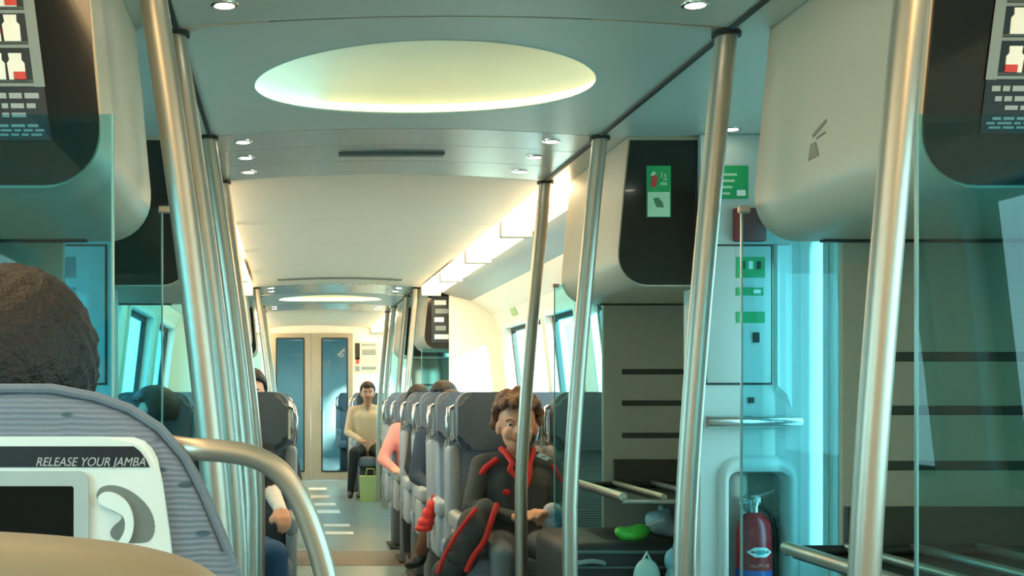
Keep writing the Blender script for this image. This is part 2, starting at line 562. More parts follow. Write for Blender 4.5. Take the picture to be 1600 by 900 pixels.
def dome_panel(y0, y1, yc, x0=XC - .69, x1=XC + .69, xc=.40, rx=.505, ry=.445):
    """ceiling panel with an elliptical opening, and the recessed dome above it"""
    y0 += .004; y1 -= .004
    angs = [2 * PI * k / 72 for k in range(72)]
    for cx_, cy_ in ((x0, y0), (x1, y0), (x1, y1), (x0, y1)):
        angs.append(math.atan2((cy_ - yc) / ry, (cx_ - xc) / rx) % (2 * PI))
    angs = sorted(angs)
    bm = bmesh.new()
    rings = []
    for f in (0, .33, .66, 1.0):
        ring = []
        for a in angs:
            ux, uy = rx * math.cos(a), ry * math.sin(a)
            k = min(((x1 - xc) / ux) if ux > 1e-9 else 1e9, ((x0 - xc) / ux) if ux < -1e-9 else 1e9,
                    ((y1 - yc) / uy) if uy > 1e-9 else 1e9, ((y0 - yc) / uy) if uy < -1e-9 else 1e9)
            s = 1 + (k - 1) * f
            x, y = xc + ux * s, yc + uy * s
            ring.append(bm.verts.new((x, y, cz(x))))
        rings.append(ring)
    n = len(angs)
    for a, b in zip(rings[:-1], rings[1:]):
        for k in range(n):
            j = (k + 1) % n
            bm.faces.new((a[k], a[j], b[j], b[k]))
    mk('ceiling_panel', bm, CEILM, ceil, True, True, 30)
    # dome
    bm = bmesh.new()
    prof = [(1.0, 0.0), (1.0, .004), (1.09, .006), (1.13, .05), (1.08, .11), (.95, .15), (.75, .175), (.5, .19), (.25, .197)]
    rr = []
    for (s, h) in prof:
        rr.append([bm.verts.new((xc + rx * math.cos(a) * s, yc + ry * math.sin(a) * s, cz(xc + rx * math.cos(a) * min(s, 1)) * (1 if s >= 1 else 1) + h)) for a in angs])
    top = bm.verts.new((xc, yc, CZ + .03 + .2))
    for a, b in zip(rr[:-1], rr[1:]):
        for k in range(n):
            j = (k + 1) % n
            bm.faces.new((a[k], a[j], b[j], b[k]))
    for k in range(n):
        bm.faces.new((rr[-1][k], rr[-1][(k + 1) % n], top))
    dm = thing('dome_light', 'large oval recessed dome light glowing over the %s doorway' % ('near' if yc < 6 else 'far'), 'ceiling light', (xc, yc, CZ), group='oval dome lights')
    mk('dome', bm, DOME, dm, True, True, 60)
    bm = bmesh.new()   # polished rim
    pts = [(xc + rx * math.cos(a) * 1.0, yc + ry * math.sin(a) * 1.0, cz(xc + rx * math.cos(a)) + .001) for a in [2 * PI * k / 96 for k in range(97)]]
    tube(bm, pts, .003, 6, False)
    mk('rim', bm, DOME, dm, True, True)
    for (a0, a1, mm) in ((-1.9, 2.1, LAMPW), (2.13, 4.35, LAMPC)):
        pts = []
        for k in range(41):
            a = a0 + (a1 - a0) * k / 40
            x = xc + rx * 1.07 * math.cos(a)
            pts.append((x, yc + ry * 1.07 * math.sin(a), cz(xc + rx * math.cos(a)) + .026))
        mk('ring_lamp', T(pts, .011, 8), mm, dm, True, True)

# near bay
for (a, b) in ((Y0, -.3), (-.3, 1.0), (1.0, 2.2)):
    arch_panel('ceiling_panel', a, b, CEILW)
arch_panel('ceiling_panel', 2.2, 3.16, CEILM)
dome_panel(3.16, 4.5, 3.815)
for (a, b) in ((4.5, 4.8), (4.8, 5.12), (5.12, 5.44)):
    arch_panel('ceiling_panel', a, b, CEILG, gap=.002)
for (a, b) in ((5.44, 6.9), (6.9, 8.0), (8.0, 9.1), (9.1, 10.2), (10.2, 10.9)):
    arch_panel('ceiling_panel', a, b, CEILW, gap=.0025)
arch_panel('ceiling_panel', 10.9, 11.85, CEILG)
dome_panel(11.85, 13.3, 12.58)
arch_panel('ceiling_panel', 13.3, 14.2, CEILG)
for (a, b) in ((14.2, 15.9), (15.9, YE)):
    arch_panel('ceiling_panel', a, b, CEILW)
# outer margins of the doorway ceilings
for (a, b) in ((2.2, 5.44), (10.9, 14.2)):
    for s in (1, -1):
        x0, x1 = sorted((XC + s * .69, XC + s * 1.53))
        mk('ceiling_panel', B(x0, x1, a, b, CZ, CZ + .012), CEILM, ceil, world=True)
        x0, x1 = sorted((XC + s * .676, XC + s * .69))
        mk('joint_strip', B(x0, x1, a, b, CZ - .006, CZ + .01), DARKM, ceil, world=True)
# slot vents in the ceiling
def slot(y, xa, xb, w=.03):
    o = mk('ceiling_vent', B(xa, xb, y, y + w, cz((xa + xb) / 2) - .012, cz((xa + xb) / 2) + .004, .004), mat('vent_grey', '#5a6462', .5), None)
    return o
tag(slot(4.93, .19, .60, .05), 'dark narrow slot vent in the glossy ceiling past the dome', 'vent')
bm = bmesh.new()
for k in range(16):
    xa = XC - .5 + 1.0 * k / 16
    box(bm, xa, xa + 1.0 / 16 + .0005, 10.28, 10.34, cz(xa + .03) - .012, cz(xa + .03))
tag(mk('ceiling_vent', bm, mat('vent_grey', '#5a6462', .5)), 'long thin arched slot vent across the far warm ceiling', 'vent')

# ---- valances and cove lamps in the seating bays
for bi, (a, b, nl) in enumerate(((Y0, 2.3, 3), (5.46, 10.88, 4), (14.22, YE - .02, 3))):
    for s in (1, -1):
        nm = ('near bay', 'middle bay', 'far bay')[bi] + (', child side' if s > 0 else ', opposite side')
        bm = bmesh.new()
        p = [(XC + s * 1.15, 1.98), (XC + s * .885, 2.05), (XC + s * .885, 2.075), (XC + s * 1.15, 2.01)]
        prism(bm, p, a, b)
        v = mk('trim_%d' % (bi * 2 + (1 if s > 0 else 2)), bm, VAL)
        tag(v, 'grey sloping valance panel in the ' + nm, 'trim', kind='structure')
        L = (b - a) / nl
        for k in range(nl):
            ya, yb = a + k * L + .02, a + (k + 1) * L - .07
            c = thing('cove_light', 'bright warm cove light, %s of %s in the %s' % (('first', 'second', 'third', 'fourth')[k], ('three', 'four')[nl - 3], nm), 'light', (XC + s * .8, (ya + yb) / 2, 2.06), group='cove lights')
            bm = bmesh.new()
            poly = []
            for q in range(7):
                t = q / 6
                d_ = .875 + (.715 - .875) * t
                z_ = 2.056 + (2.094 - 2.056) * t - .045 * math.sin(PI * t)
                poly.append((XC + s * d_, z_))
            poly += [(XC + s * .715, 2.104), (XC + s * .875, 2.104)]
            prism(bm, poly, ya, yb)
            mk('diffuser', bm, LAMPN if bi == 0 else LAMP, c, True, True, 50)
            mk('end_cap', B(*sorted((XC + s * .71, XC + s * .88)), yb + .002, yb + .062, 2.02, 2.11, .008), VAL, c, world=True)

# ---- downlights
spots = [(x, y) for y in (2.38, 2.69, 3.0) for x in (-.152, .952)] + [(x, y) for y in (4.63, 4.94, 5.26) for x in (-.167, .948)] + [(1.505, 4.36), (-.70, 4.36), (1.505, 3.3), (-.70, 3.3)]
spots += [(x, y) for y in (11.1, 11.45, 13.5, 13.85) for x in (-.16, .95)]
for i, (x, y) in enumerate(spots):
    if 2.2 < y < 5.44 or 10.9 < y < 14.2:
        z = cz(x) if abs(x - XC) < .69 else CZ
    lab = {3.0: 'over the front of the doorway', 2.69: 'behind the first roof seam', 2.38: 'nearest the viewer', 4.63: 'first beyond the dome', 4.94: 'second beyond the dome', 5.26: 'third beyond the dome', 4.36: 'outside the pole line past the doors', 3.3: 'outside the pole line before the doors'}.get(y, 'in the far vestibule at depth %s' % {11.1: 'one', 11.45: 'two', 13.5: 'three', 13.85: 'four'}.get(y, ''))
    d = thing('downlight', 'small round ceiling downlight %s, %s side' % (lab, 'extinguisher' if x > XC else 'near seat'), 'light', (x, y, z), group='ceiling downlights')
    mk('bezel', lathe(bmesh.new(), [(.024, -.004), (.033, -.003), (.034, .0), (.024, .0), (.024, -.004)], (0, 0, 0), 20), CHROME, d, True)
    mk('lamp', lathe(bmesh.new(), [(0, -.0035), (.024, -.003), (.024, .0)], (0, 0, 0), 20), SPOT, d)

# ------------------------------------------------------------------ overhead housings with black end panels
def house_profile(s):
    pts = [(XC + s * .785, 2.099), (XC + s * .768, 1.92), (XC + s * .748, 1.70)]
    r = .105
    cx_, cz_ = .748 + r, 1.575 + r
    for k in range(9):
        a = PI + (PI / 2) * k / 8
        pts.append((XC + s * (cx_ + r * math.cos(a)), cz_ + r * math.sin(a) + 0.0))
    pts += [(XC + s * 1.46, 1.575), (XC + s * 1.46, 2.099)]
    return pts
def black_profile(s, dmax):
    g = .004
    pts = [(XC + s * (.785 + g), 2.085), (XC + s * (.768 + g), 1.92), (XC + s * (.748 + g), 1.70)]
    r = .10
    cx_, cz_ = .748 + g + r, 1.575 + g + r
    for k in range(9):
        a = PI + (PI / 2) * k / 8
        pts.append((XC + s * (cx_ + r * math.cos(a)), cz_ + r * math.sin(a)))
    pts += [(XC + s * dmax, 1.575 + g), (XC + s * dmax, 2.085)]
    return pts
HOUS = {}
for i, (ya, yb) in enumerate(((2.34, 3.17), (4.49, 5.42), (10.95, 11.85), (13.3, 14.18))):
    for s in (1, -1):
        where = ('near luggage rack', 'rack before the child', 'rack beyond the child', 'far rack')[i] + (', extinguisher side' if s > 0 else ', near seat side')
        h = thing('overhead_housing', 'beige rounded overhead housing above the ' + where, 'overhead locker', (XC + s * 1.1, (ya + yb) / 2, 1.575), group='overhead housings')
        mk('housing_body', prism(bmesh.new(), house_profile(s), ya, yb), HOUSING, h, True, True, 30)
        mk('black_panel', prism(bmesh.new(), black_profile(s, 1.36 if i == 0 else 1.2), ya - .007, ya + .001), BLACK, h, True, True, 30)
        mk('seam', B(*sorted((XC + s * .9, XC + s * 1.4)), yb - .05, yb - .02, 1.570, 1.576), DARKM, h, world=True)
        HOUS[(i, s)] = h

# emblem on the near housing
h = HOUS[(0, 1)]
def face_x(z):   # aisle face of the housing, right side
    return XC + (.748 + (z - 1.70) * (.02 / .22))
def on_face(poly, th=.0015):
    bm = bmesh.new()
    a = [bm.verts.new((face_x(z) - .0005, y, z)) for y, z in poly]
    b = [bm.verts.new((face_x(z) - .0005 - th, y, z)) for y, z in poly]
    n = len(poly)
    for k in range(n):
        bm.faces.new((a[k], a[(k + 1) % n], b[(k + 1) % n], b[k]))
    bm.faces.new(a); bm.faces.new(b[::-1])
    return bm
em = mk('emblem', on_face([(2.83, 1.765), (2.765, 1.785), (2.765, 1.792), (2.80, 1.784), (2.835, 1.772)]), MARK, h, world=True)
mk('emblem', on_face([(2.845, 1.716), (2.79, 1.718), (2.815, 1.752), (2.84, 1.752)]), MARK, h, world=True)
mk('emblem', on_face([(2.81, 1.757), (2.765, 1.762), (2.765, 1.765), (2.81, 1.761)]), MARK, h, world=True)

# ------------------------------------------------------------------ posters
def quadbox(x0, x1, z0, z1, y, th=.0012):
    return B(min(x0, x1), max(x0, x1), y - th, y, z0, z1)
def poster(s, xa, y, z0, z1, w, label):
    """shelves of white bottles printed on a dark poster, rows of small print below"""
    x_in = xa
    X = lambda t: x_in + s * t
    p = thing('poster', label, 'poster', (X(w / 2), y, z0), group='bottle posters')
    mk('sheet', quadbox(X(0), X(w), z0, z1, y, .002), POSTER, p, world=True)
    y1 = y - .002
    H = z1 - z0
    zs = [z0 + .086, z0 + .156, z0 + .219, z0 + .282]
    for zz in zs:
        mk('shelf_print', quadbox(X(-.002), X(w), zz, zz + .006, y1), GREYP, p, world=True)
        mk('shelf_print', quadbox(X(-.002), X(w), zz + .008, zz + .012, y1, .0008), mat('print_dark', '#44514f', .5), p, world=True)
    mk('shelf_print', quadbox(X(-.002), X(.018), z0 + .085, z1, y1, .0014), GREYP, p, world=True)
    for r_, zz in enumerate(zs):
        for k in range(int((w - .06) / .036)):
            bx = X(.046 + k * .036)
            bm = bmesh.new()
            hgt = .048
            pts = [(-.015, 0), (.015, 0), (.016, .030), (.011, .036), (.012, hgt), (-.012, hgt), (-.011, .036), (-.016, .030)]
            prism(bm, [(bx + a_, zz + .012 + b_) for a_, b_ in pts], y1 - .0025, y1)
            mk('bottle_print', bm, WHITE, p, world=True)
            if (k + r_) % 2 == 0:
                rz_ = (.0, .014, .002)[r_ % 3]
                mk('red_print', quadbox(bx - s * .016, bx + s * .006, zz + .012 + rz_, zz + .026 + rz_, y1, .004), REDP, p, world=True)
    # rows of unreadable small print
    for r_, (zz, hh, i0, i1) in enumerate(((z0 + .064, .010, .012, .0), (z0 + .046, .009, .02, .0), (z0 + .030, .008, .04, .03), (z0 + .012, .005, .02, .01), (z0 + .004, .004, .01, .0), (z0 - .004, .004, .015, .01))):
        bm = bmesh.new()
        t = i0
        while t < w - i1 - .012:
            l = random.uniform(.010, .026)
            box(bm, *sorted((X(t), X(min(t + l, w - i1)))), y1 - .001, y1, zz, zz + hh)
            t += l + .005
        mk('print_line', bm, mat('print_soft', '#98a3a3', .5), p, world=True)['kind'] = 'stuff'
    mk('sheet', quadbox(X(0), X(w), z0 - .012, z0, y, .002), POSTER, p, world=True)
    for ch_ in p.children:          # the sheet leans with the housing
        for v in ch_.data.vertices:
            v.co.x += s * .13 * v.co.z
poster(1, 1.258, 2.332, 1.685, 2.05, .30, 'dark poster of white bottles on shelves, extinguisher side black panel')
poster(-1, -.435, 2.332, 1.672, 2.05, .30, 'dark poster of white bottles on shelves, black panel above the near passenger')

# emergency sign on the second black panel
sg = thing('safety_sign', 'green and white safety sign on the black panel past the doors', 'sign', (1.29, 4.482, 1.81))
ys_ = 4.481
mk('sign_plate', quadbox(1.250, 1.335, 1.815, 1.995, ys_, .003), GREEN, sg, world=True)
mk('sign_field', B(1.254, 1.331, ys_ - .0045, ys_ - .003, 1.817, 1.903), PALEG, sg, world=True)
bm = bmesh.new(); prism(bm, [(1.264, 1.922), (1.282, 1.918), (1.288, 1.952), (1.280, 1.966), (1.268, 1.960)], ys_ - .0045, ys_ - .003); mk('red_print', bm, REDP, sg, world=True)
bm = bmesh.new(); prism(bm, [(1.262, 1.962), (1.274, 1.976), (1.284, 1.968), (1.272, 1.958)], ys_ - .005, ys_ - .003); mk('white_print', bm, PALEG, sg, world=True)
for (a_, b_, c_, d_) in ((1.300, 1.306, 1.952, 1.972), (1.308, 1.322, 1.944, 1.950), (1.312, 1.318, 1.952, 1.968), (1.298, 1.322, 1.926, 1.938)):
    mk('white_print', B(a_, b_, ys_ - .0045, ys_ - .003, c_, d_), mat('sign_mid_green', '#8fc79a', .5), sg, world=True)
bm = bmesh.new(); prism(bm, [(1.272, 1.880), (1.29, 1.884), (1.306, 1.866), (1.310, 1.848), (1.284, 1.850)], ys_ - .0055, ys_ - .0045); mk('hand_print', bm, mat('sign_dark_green', '#4f7a52', .5), sg, world=True)

# far black panel: column of white marks
fp = thing('poster', 'small dark poster with a column of white marks beyond the child', 'poster', (1.30, 10.94, 1.6))
mk('sheet', quadbox(1.215, 1.385, 1.63, 2.03, 10.94, .003), POSTER, fp, world=True)
for k in range(5):
    mk('white_print', B(1.24 + .008 * (k % 2), 1.36 - .02 * (k % 3), 10.934, 10.9375, 1.66 + k * .073, 1.70 + k * .073), (WHITE, GREYP)[k % 2], fp, world=True)

# ------------------------------------------------------------------ bowed steel poles
def pole_x(s, z):
    x0, x1 = (.985, 1.09) if s > 0 else (-.13, -.285)
    t = max(0, (z - .8) / 1.3)
    return x0 + (x1 - x0) * t ** 1.3
PNAMES = {2.2: 'nearest pole', 2.5: 'nearest pole', 3.19: 'second pole, before the doorway', 4.49: 'third pole, past the doorway', 5.44: 'fourth pole, before the child', 10.95: 'fifth pole, beyond the middle bay', 11.85: 'sixth pole, far vestibule', 13.3: 'seventh pole, far vestibule', 14.15: 'last pole, far vestibule'}
for s in (1, -1):
    for y in ((2.2 if s > 0 else 2.5), 3.19, 4.49, 5.44, 10.95, 11.85, 13.3, 14.15):
        p = thing('grab_pole', 'bowed steel grab pole, %s, %s side' % (PNAMES[y], 'extinguisher' if s > 0 else 'near seat'), 'pole', (pole_x(s, 0), y, 0), group='bowed grab poles')
        pts = [(pole_x(s, z), y, z) for z in [0.004] + [0.8 + 1.3 * k / 14 for k in range(14)] + [2.092]]
        mk('pole', T(pts, .027, 20), STEEL, p, True, True, 60)
        mk('top_collar', lathe(bmesh.new(), [(.0, 0), (.036, .0), (.036, .011), (.0, .011)], (pole_x(s, 2.092), y, 2.088), 20), DARKM, p, True, True, 40)
        mk('floor_flange', lathe(bmesh.new(), [(.0, 0), (.05, .0), (.05, .008), (.028, .02), (0, .02)], (pole_x(s, 0), y, 0.0), 20), STEEL, p, True, True, 40)

# ------------------------------------------------------------------ clear partitions, bulkheads, racks
def side_x(s, d):
    return XC + s * d
for i, (y, d1, z1) in enumerate(((2.30, 1.455, 1.70), (3.19, .98, 1.66), (5.44, .94, 1.66), (10.9, .96, 1.58), (14.19, .96, 1.66))):
    for s in (1, -1):
        nm = ('near seats', 'near luggage rack', 'child row', 'far end of the middle bay', 'far bay')[i]
        if i == 2 and s < 0: d1 = 1.455
        xa, xb = sorted((side_x(s, .722), side_x(s, d1)))
        g = thing('glass_partition', 'clear blue-green glass partition at the %s, %s side' % (nm, 'extinguisher' if s > 0 else 'near seat'), 'partition', ((xa + xb) / 2, y, 0), group='glass partitions')
        mk('pane', B(xa, xb, y - .004, y + .004, .03, z1), GLASS, g, world=True)
        xe = side_x(s, .722)
        mk('edge', B(xe - .002, xe + .002, y - .0045, y + .0045, .03, z1), EDGE, g, world=True)
        mk('foot_rail', B(xa, xb, y - .012, y + .012, 0, .03), STEEL, g, world=True)
        if i in (1, 2):
            mk('clamp', B(xe - .008, xe + .02, y - .008, y + .008, z1 - .012, z1 + .006, .003), STEEL, g, world=True)

gln = mk('glint', prism(bmesh.new(), [(1.048, .932), (1.092, .912), (1.110, .925), (1.065, .947)], 5.4325, 5.4345), WHITE)  # reflection in the glass, put in as a thin white plate
tag(gln, 'small white painted sticker on the glass edge beside the child', 'glint')
mk('glint_mark', B(1.066, 1.088, 5.4315, 5.4325, .926, .931), GREYP, gln)

for i, (y, d0) in enumerate(((3.19, .965), (5.44, .925), (10.9, .955), (14.19, .95))):
    for s in (1, -1):
        if i == 1 and s < 0: continue
        nm = ('behind the near luggage rack', 'in front of the child bay', 'at the far end of the child bay', 'before the far bay')[i]
        xa, xb = sorted((side_x(s, d0), side_x(s, 1.46)))
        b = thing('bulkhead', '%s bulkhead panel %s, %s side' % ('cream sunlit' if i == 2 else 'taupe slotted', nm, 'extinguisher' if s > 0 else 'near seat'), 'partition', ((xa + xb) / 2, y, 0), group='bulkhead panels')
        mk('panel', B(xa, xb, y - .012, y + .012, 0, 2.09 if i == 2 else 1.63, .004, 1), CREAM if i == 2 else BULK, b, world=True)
        if i != 2:
            sa, sb = sorted((side_x(s, d0 + .08), side_x(s, 1.44)))
            for z in (1.29, 1.157, 1.02, .5, .36):
                mk('slot', B(sa, sb, y - .0165, y - .010, z - .0115, z + .0115, .002, 1), mat('slot_dark', '#35382f', .6), b, world=True)

def rack(s, ya, yb, idx):
    nm = ('near', 'child side', 'middle', 'far')[idx]
    r = thing('luggage_rack', 'tubular steel luggage rack, %s vestibule bay, %s side' % (nm, 'extinguisher' if s > 0 else 'near seat'), 'luggage rack', (side_x(s, 1.1), (ya + yb) / 2, 0), group='luggage racks')
    for k, d in enumerate((.81, .96, 1.12, 1.28, 1.42)):
        x = side_x(s, d)
        mk('rail', T([(x, ya, .822), (x, yb, .822)], .0155 if k == 0 else .011, 10), STEEL, r, True, True)
    mk('cross_bar', T([(side_x(s, .81), yb, .815), (side_x(s, 1.45), yb, .815)], .013, 10), DARKM, r, True, True)
    mk('cross_bar', T([(side_x(s, .81), ya, .805), (side_x(s, 1.45), ya, .805)], .010, 10), STEEL, r, True, True)
    xa, xb = sorted((side_x(s, .85), side_x(s, 1.45)))
    mk('back_rail', B(xa + .115, xb, yb + .01, yb + .03, .80, .92), mat('rail_brown', '#3c3629', .6), r, world=True)
    mk('tray', B(xa - .02, xb, ya, yb + .01, .795, .803), mat('tray_dark', '#26302c', .5), r, world=True)
    mk('deck', B(*sorted((side_x(s, .78), side_x(s, 1.45))), ya, yb, .16, .19, .006, 1), mat('deck_teal', '#3f5656', .5), r, world=True)
    for yy in (ya + .03, yb - .01):
        mk('leg', B(*sorted((side_x(s, .79), side_x(s, .82))), yy, yy + .03, 0, .16), DARKM, r, world=True)
for s in (1, -1):
    rack(s, 2.40, 3.13, 0)
    rack(s, 4.66, 5.38, 1)

# ------------------------------------------------------------------ equipment cabinets beside the doorway
def cabinet(s):
    nm = 'with the fire extinguisher niche' if s > 0 else 'on the near seat side of the doorway'
    c = thing('equipment_cabinet', 'tall grey equipment cabinet %s' % nm, 'cabinet', (side_x(s, 1.2), 4.53, 0))
    Y = 4.45; YB = 4.64
    def bx(name, d0, d1, ya, yb, z0, z1, m, bev=0.0, par=c):
        a, b = sorted((side_x(s, d0), side_x(s, d1)))
        bm = B(a, b, ya, yb, z0, z1, bev)
        if par is not c:
            bmesh.ops.translate(bm, verts=bm.verts, vec=-Vector(c.location))
            return mk(name, bm, m, par)
        return mk(name, bm, m, par, bev > 0, True)
    # body around the niche
    bm = bmesh.new()
    def bb(d0, d1, ya, yb, z0, z1):
        a, b = sorted((side_x(s, d0), side_x(s, d1)))
        box(bm, a, b, ya, yb, z0, z1)
    bb(1.025, 1.372, Y, YB, .95, 1.57); bb(1.025, 1.372, Y, 4.481, 1.57, 2.098)
    bb(1.025, 1.11, Y, YB, 0, .95); bb(1.335, 1.372, Y, YB, 0, .95)
    bb(1.11, 1.335, Y, YB, 0, .32); bb(1.11, 1.335, YB - .03, YB, .32, .95)
    mk('body', bm, CAB, c, world=True)
    # rounded jamb beside the door
    bm = bmesh.new()
    pr = [(side_x(s, 1.372), Y + .0), (side_x(s, 1.41), Y - .012), (side_x(s, 1.445), Y - .02), (side_x(s, 1.462), Y - .02), (side_x(s, 1.462), 4.481), (side_x(s, 1.372), 4.481)]
    prism(bm, pr, 0, 2.098, 'z')
    mk('jamb', bm, JAMB, c, True, True, 50)
    # arch moulding round the niche
    n = 6
    o_ = rrect(1.085, 1.362, .30, .985, .075, n); i_ = rrect(1.122, 1.322, .335, .920, .03, n)
    bm = bmesh.new()
    rows = []
    for kk, (f, yy) in enumerate(((0, .003), (.18, -.016), (.40, -.024), (.65, -.024), (.88, -.016), (1, .06))):
        rows.append([bm.verts.new((side_x(s, a[0] + (b[0] - a[0]) * f), Y + yy, a[1] + (b[1] - a[1]) * f)) for a, b in zip(o_, i_)])
    for A_, B_ in zip(rows[:-1], rows[1:]):
        for k in range(len(A_)):
            q = (k + 1) % len(A_)
            bm.faces.new((A_[k], A_[q], B_[q], B_[k]))
    mk('niche_moulding', bm, CAB, c, True, True, 50)
    # upper door
    dr = bx('cabinet_door', 1.045, 1.268, Y - .008, Y + .002, 1.235, 1.71, CAB, .003)
    bx('latch', 1.205, 1.225, Y - .014, Y - .008, 1.375, 1.41, DARKM, 0, dr)
    bx('door_gap', 1.038, 1.272, Y - .0035, Y + .001, 1.228, 1.716, DARKM)
    bm = bmesh.new()   # bevelled side strip
    A = [(1.278, 1.20), (1.345, 1.14), (1.345, 1.72), (1.278, 1.72)]
    f0 = [bm.verts.new((side_x(s, d), Y + .002, z)) for d, z in A]
    Bq = [(1.285, 1.225), (1.318, 1.195), (1.318, 1.71), (1.285, 1.71)]
    f1 = [bm.verts.new((side_x(s, d), Y - .022, z)) for d, z in Bq]
    for k in range(4):
        bm.faces.new((f0[k], f0[(k + 1) % 4], f1[(k + 1) % 4], f1[k]))
    bm.faces.new(f1)
    mk('side_strip', bm, JAMB, c, world=True)
    bx('lock', 1.19, 1.21, Y - .006, Y + .002, 1.165, 1.185, DARKM)
    bx('alarm_box', 1.135, 1.245, Y - .03, Y + .002, 1.725, 1.84, BROWNRED if s > 0 else CAB, .006)
    # labels
    for (z0, z1, d1) in ((1.60, 1.672, 1.245), (1.538, 1.566, 1.24), (1.443, 1.482, 1.245)):
        if s > 0:
            l = bx('label_plate', 1.146, d1, Y - .0105, Y - .008, z0, z1, GREEN)
            if z1 - z0 > .05:
                for q in range(3):
                    bx('label_print', 1.16 + q * .028, 1.175 + q * .028, Y - .0115, Y - .0105, z0 + .03, z1 - .015, (DARKM, WHITE, DARKM)[q], 0, l)
            elif z1 - z0 < .03:
                bx('label_print', 1.205, 1.23, Y - .0115, Y - .0105, z0 + .008, z1 - .008, WHITE, 0, l)
        else:
            bx('label_plate', 1.146, d1, Y - .0105, Y - .008, z0, z1, mat('teal_plate', '#4d8080', .5))
    if s > 0:
        l = bx('label_plate', 1.09, 1.19, Y - .003, Y + .001, 1.875, 1.99, GREEN)
        for q in range(4):
            bx('label_print', 1.10, 1.15 - q * .008, Y - .004, Y - .003, 1.955 - q * .022, 1.963 - q * .022, PALEG, 0, l)
        bx('label_print', 1.15, 1.18, Y - .004, Y - .003, 1.885, 1.905, WHITE, 0, l)
    # grab bar
    gb = mk('grab_bar', T([(side_x(s, 1.035), Y - .035, 1.101), (side_x(s, 1.36), Y - .035, 1.101)], .021, 16), CHROME, c, True, True, 60)
    for d in (1.06, 1.335):
        bm = T([(side_x(s, d), Y, 1.101), (side_x(s, d), Y - .035, 1.101)], .009, 8)
        bmesh.ops.translate(bm, verts=bm.verts, vec=-Vector(c.location))
        mk('bracket', bm, CHROME, gb, True)
for s in (1, -1):
    cabinet(s)

# ---- fire extinguisher
ex = thing('fire_extinguisher', 'red fire extinguisher with white diamond label in the cabinet niche', 'extinguisher', (1.640, 4.515, .32))
r_ = .061
mk('cylinder', lathe(bmesh.new(), [(0, 0), (r_, .0), (r_, .385), (r_ * .9, .425), (r_ * .6, .45), (.022, .46), (0, .46)], n=28), RED, ex, True)
mk('blue_band', lathe(bmesh.new(), [(r_ + .0006, .01), (r_ + .0015, .012), (r_ + .0015, .258), (r_ + .0006, .26)], n=28), BLUE, ex, True)
mk('neck', lathe(bmesh.new(), [(.018, .45), (.018, .485), (.024, .487), (.024, .505), (0, .505)], n=16), CHROME, ex, True)
bm = bmesh.new()
n = 12
dia = [(-.048, 0), (-.02, .017), (.02, .017), (.048, 0), (.02, -.017), (-.02, -.017)]
def wrap(poly, z0, rr):
    bm = bmesh.new()
    pts = []
    m_ = len(poly)
    for k in range(m_):
        a, b = poly[k], poly[(k + 1) % m_]
        for q in range(3):
            t = q / 3
            pts.append((a[0] + (b[0] - a[0]) * t, a[1] + (b[1] - a[1]) * t))
    vs = [bm.verts.new((rr * math.sin(x / rr), -rr * math.cos(x / rr), z0 + z)) for x, z in pts]
    c = bm.verts.new((0, -rr - .0, z0))
    for k in range(len(vs)):
        bm.faces.new((vs[k], vs[(k + 1) % len(vs)], c))
    return bm
lb = mk('diamond_label', wrap(dia, .325, r_ + .0025), WHITE, ex, True)
mk('label_print', wrap([(x * .5, z * .45) for x, z in dia], .325, r_ + .0042), mat('teal_print', '#4fa0a0', .5), lb)
mk('label_print', wrap([(-.035, -.006), (.035, -.006), (.035, .006), (-.035, .006)], .278, r_ + .002), mat('faded_print', '#c45a55', .5), ex)
mk('lever', T([(-.055, 0, .492), (.0, 0, .494), (.02, 0, .49)], .007, 8), CHROME, ex, True)
mk('lever', T([(-.012, 0, .512), (.03, 0, .522), (.07, 0, .535)], .006, 8), CHROME, ex, True)
mk('hose', T([(.02, 0, .485), (.05, -.01, .46), (.07, -.012, .40), (.073, -.01, .25), (.07, 0, .12)], .008, 8), DARKM, ex, True)
mk('gauge', lathe(bmesh.new(), [(0, .495), (.013, .497), (.013, .515), (0, .517)], (.0, -.026, 0), 12), WHITE, ex, True)

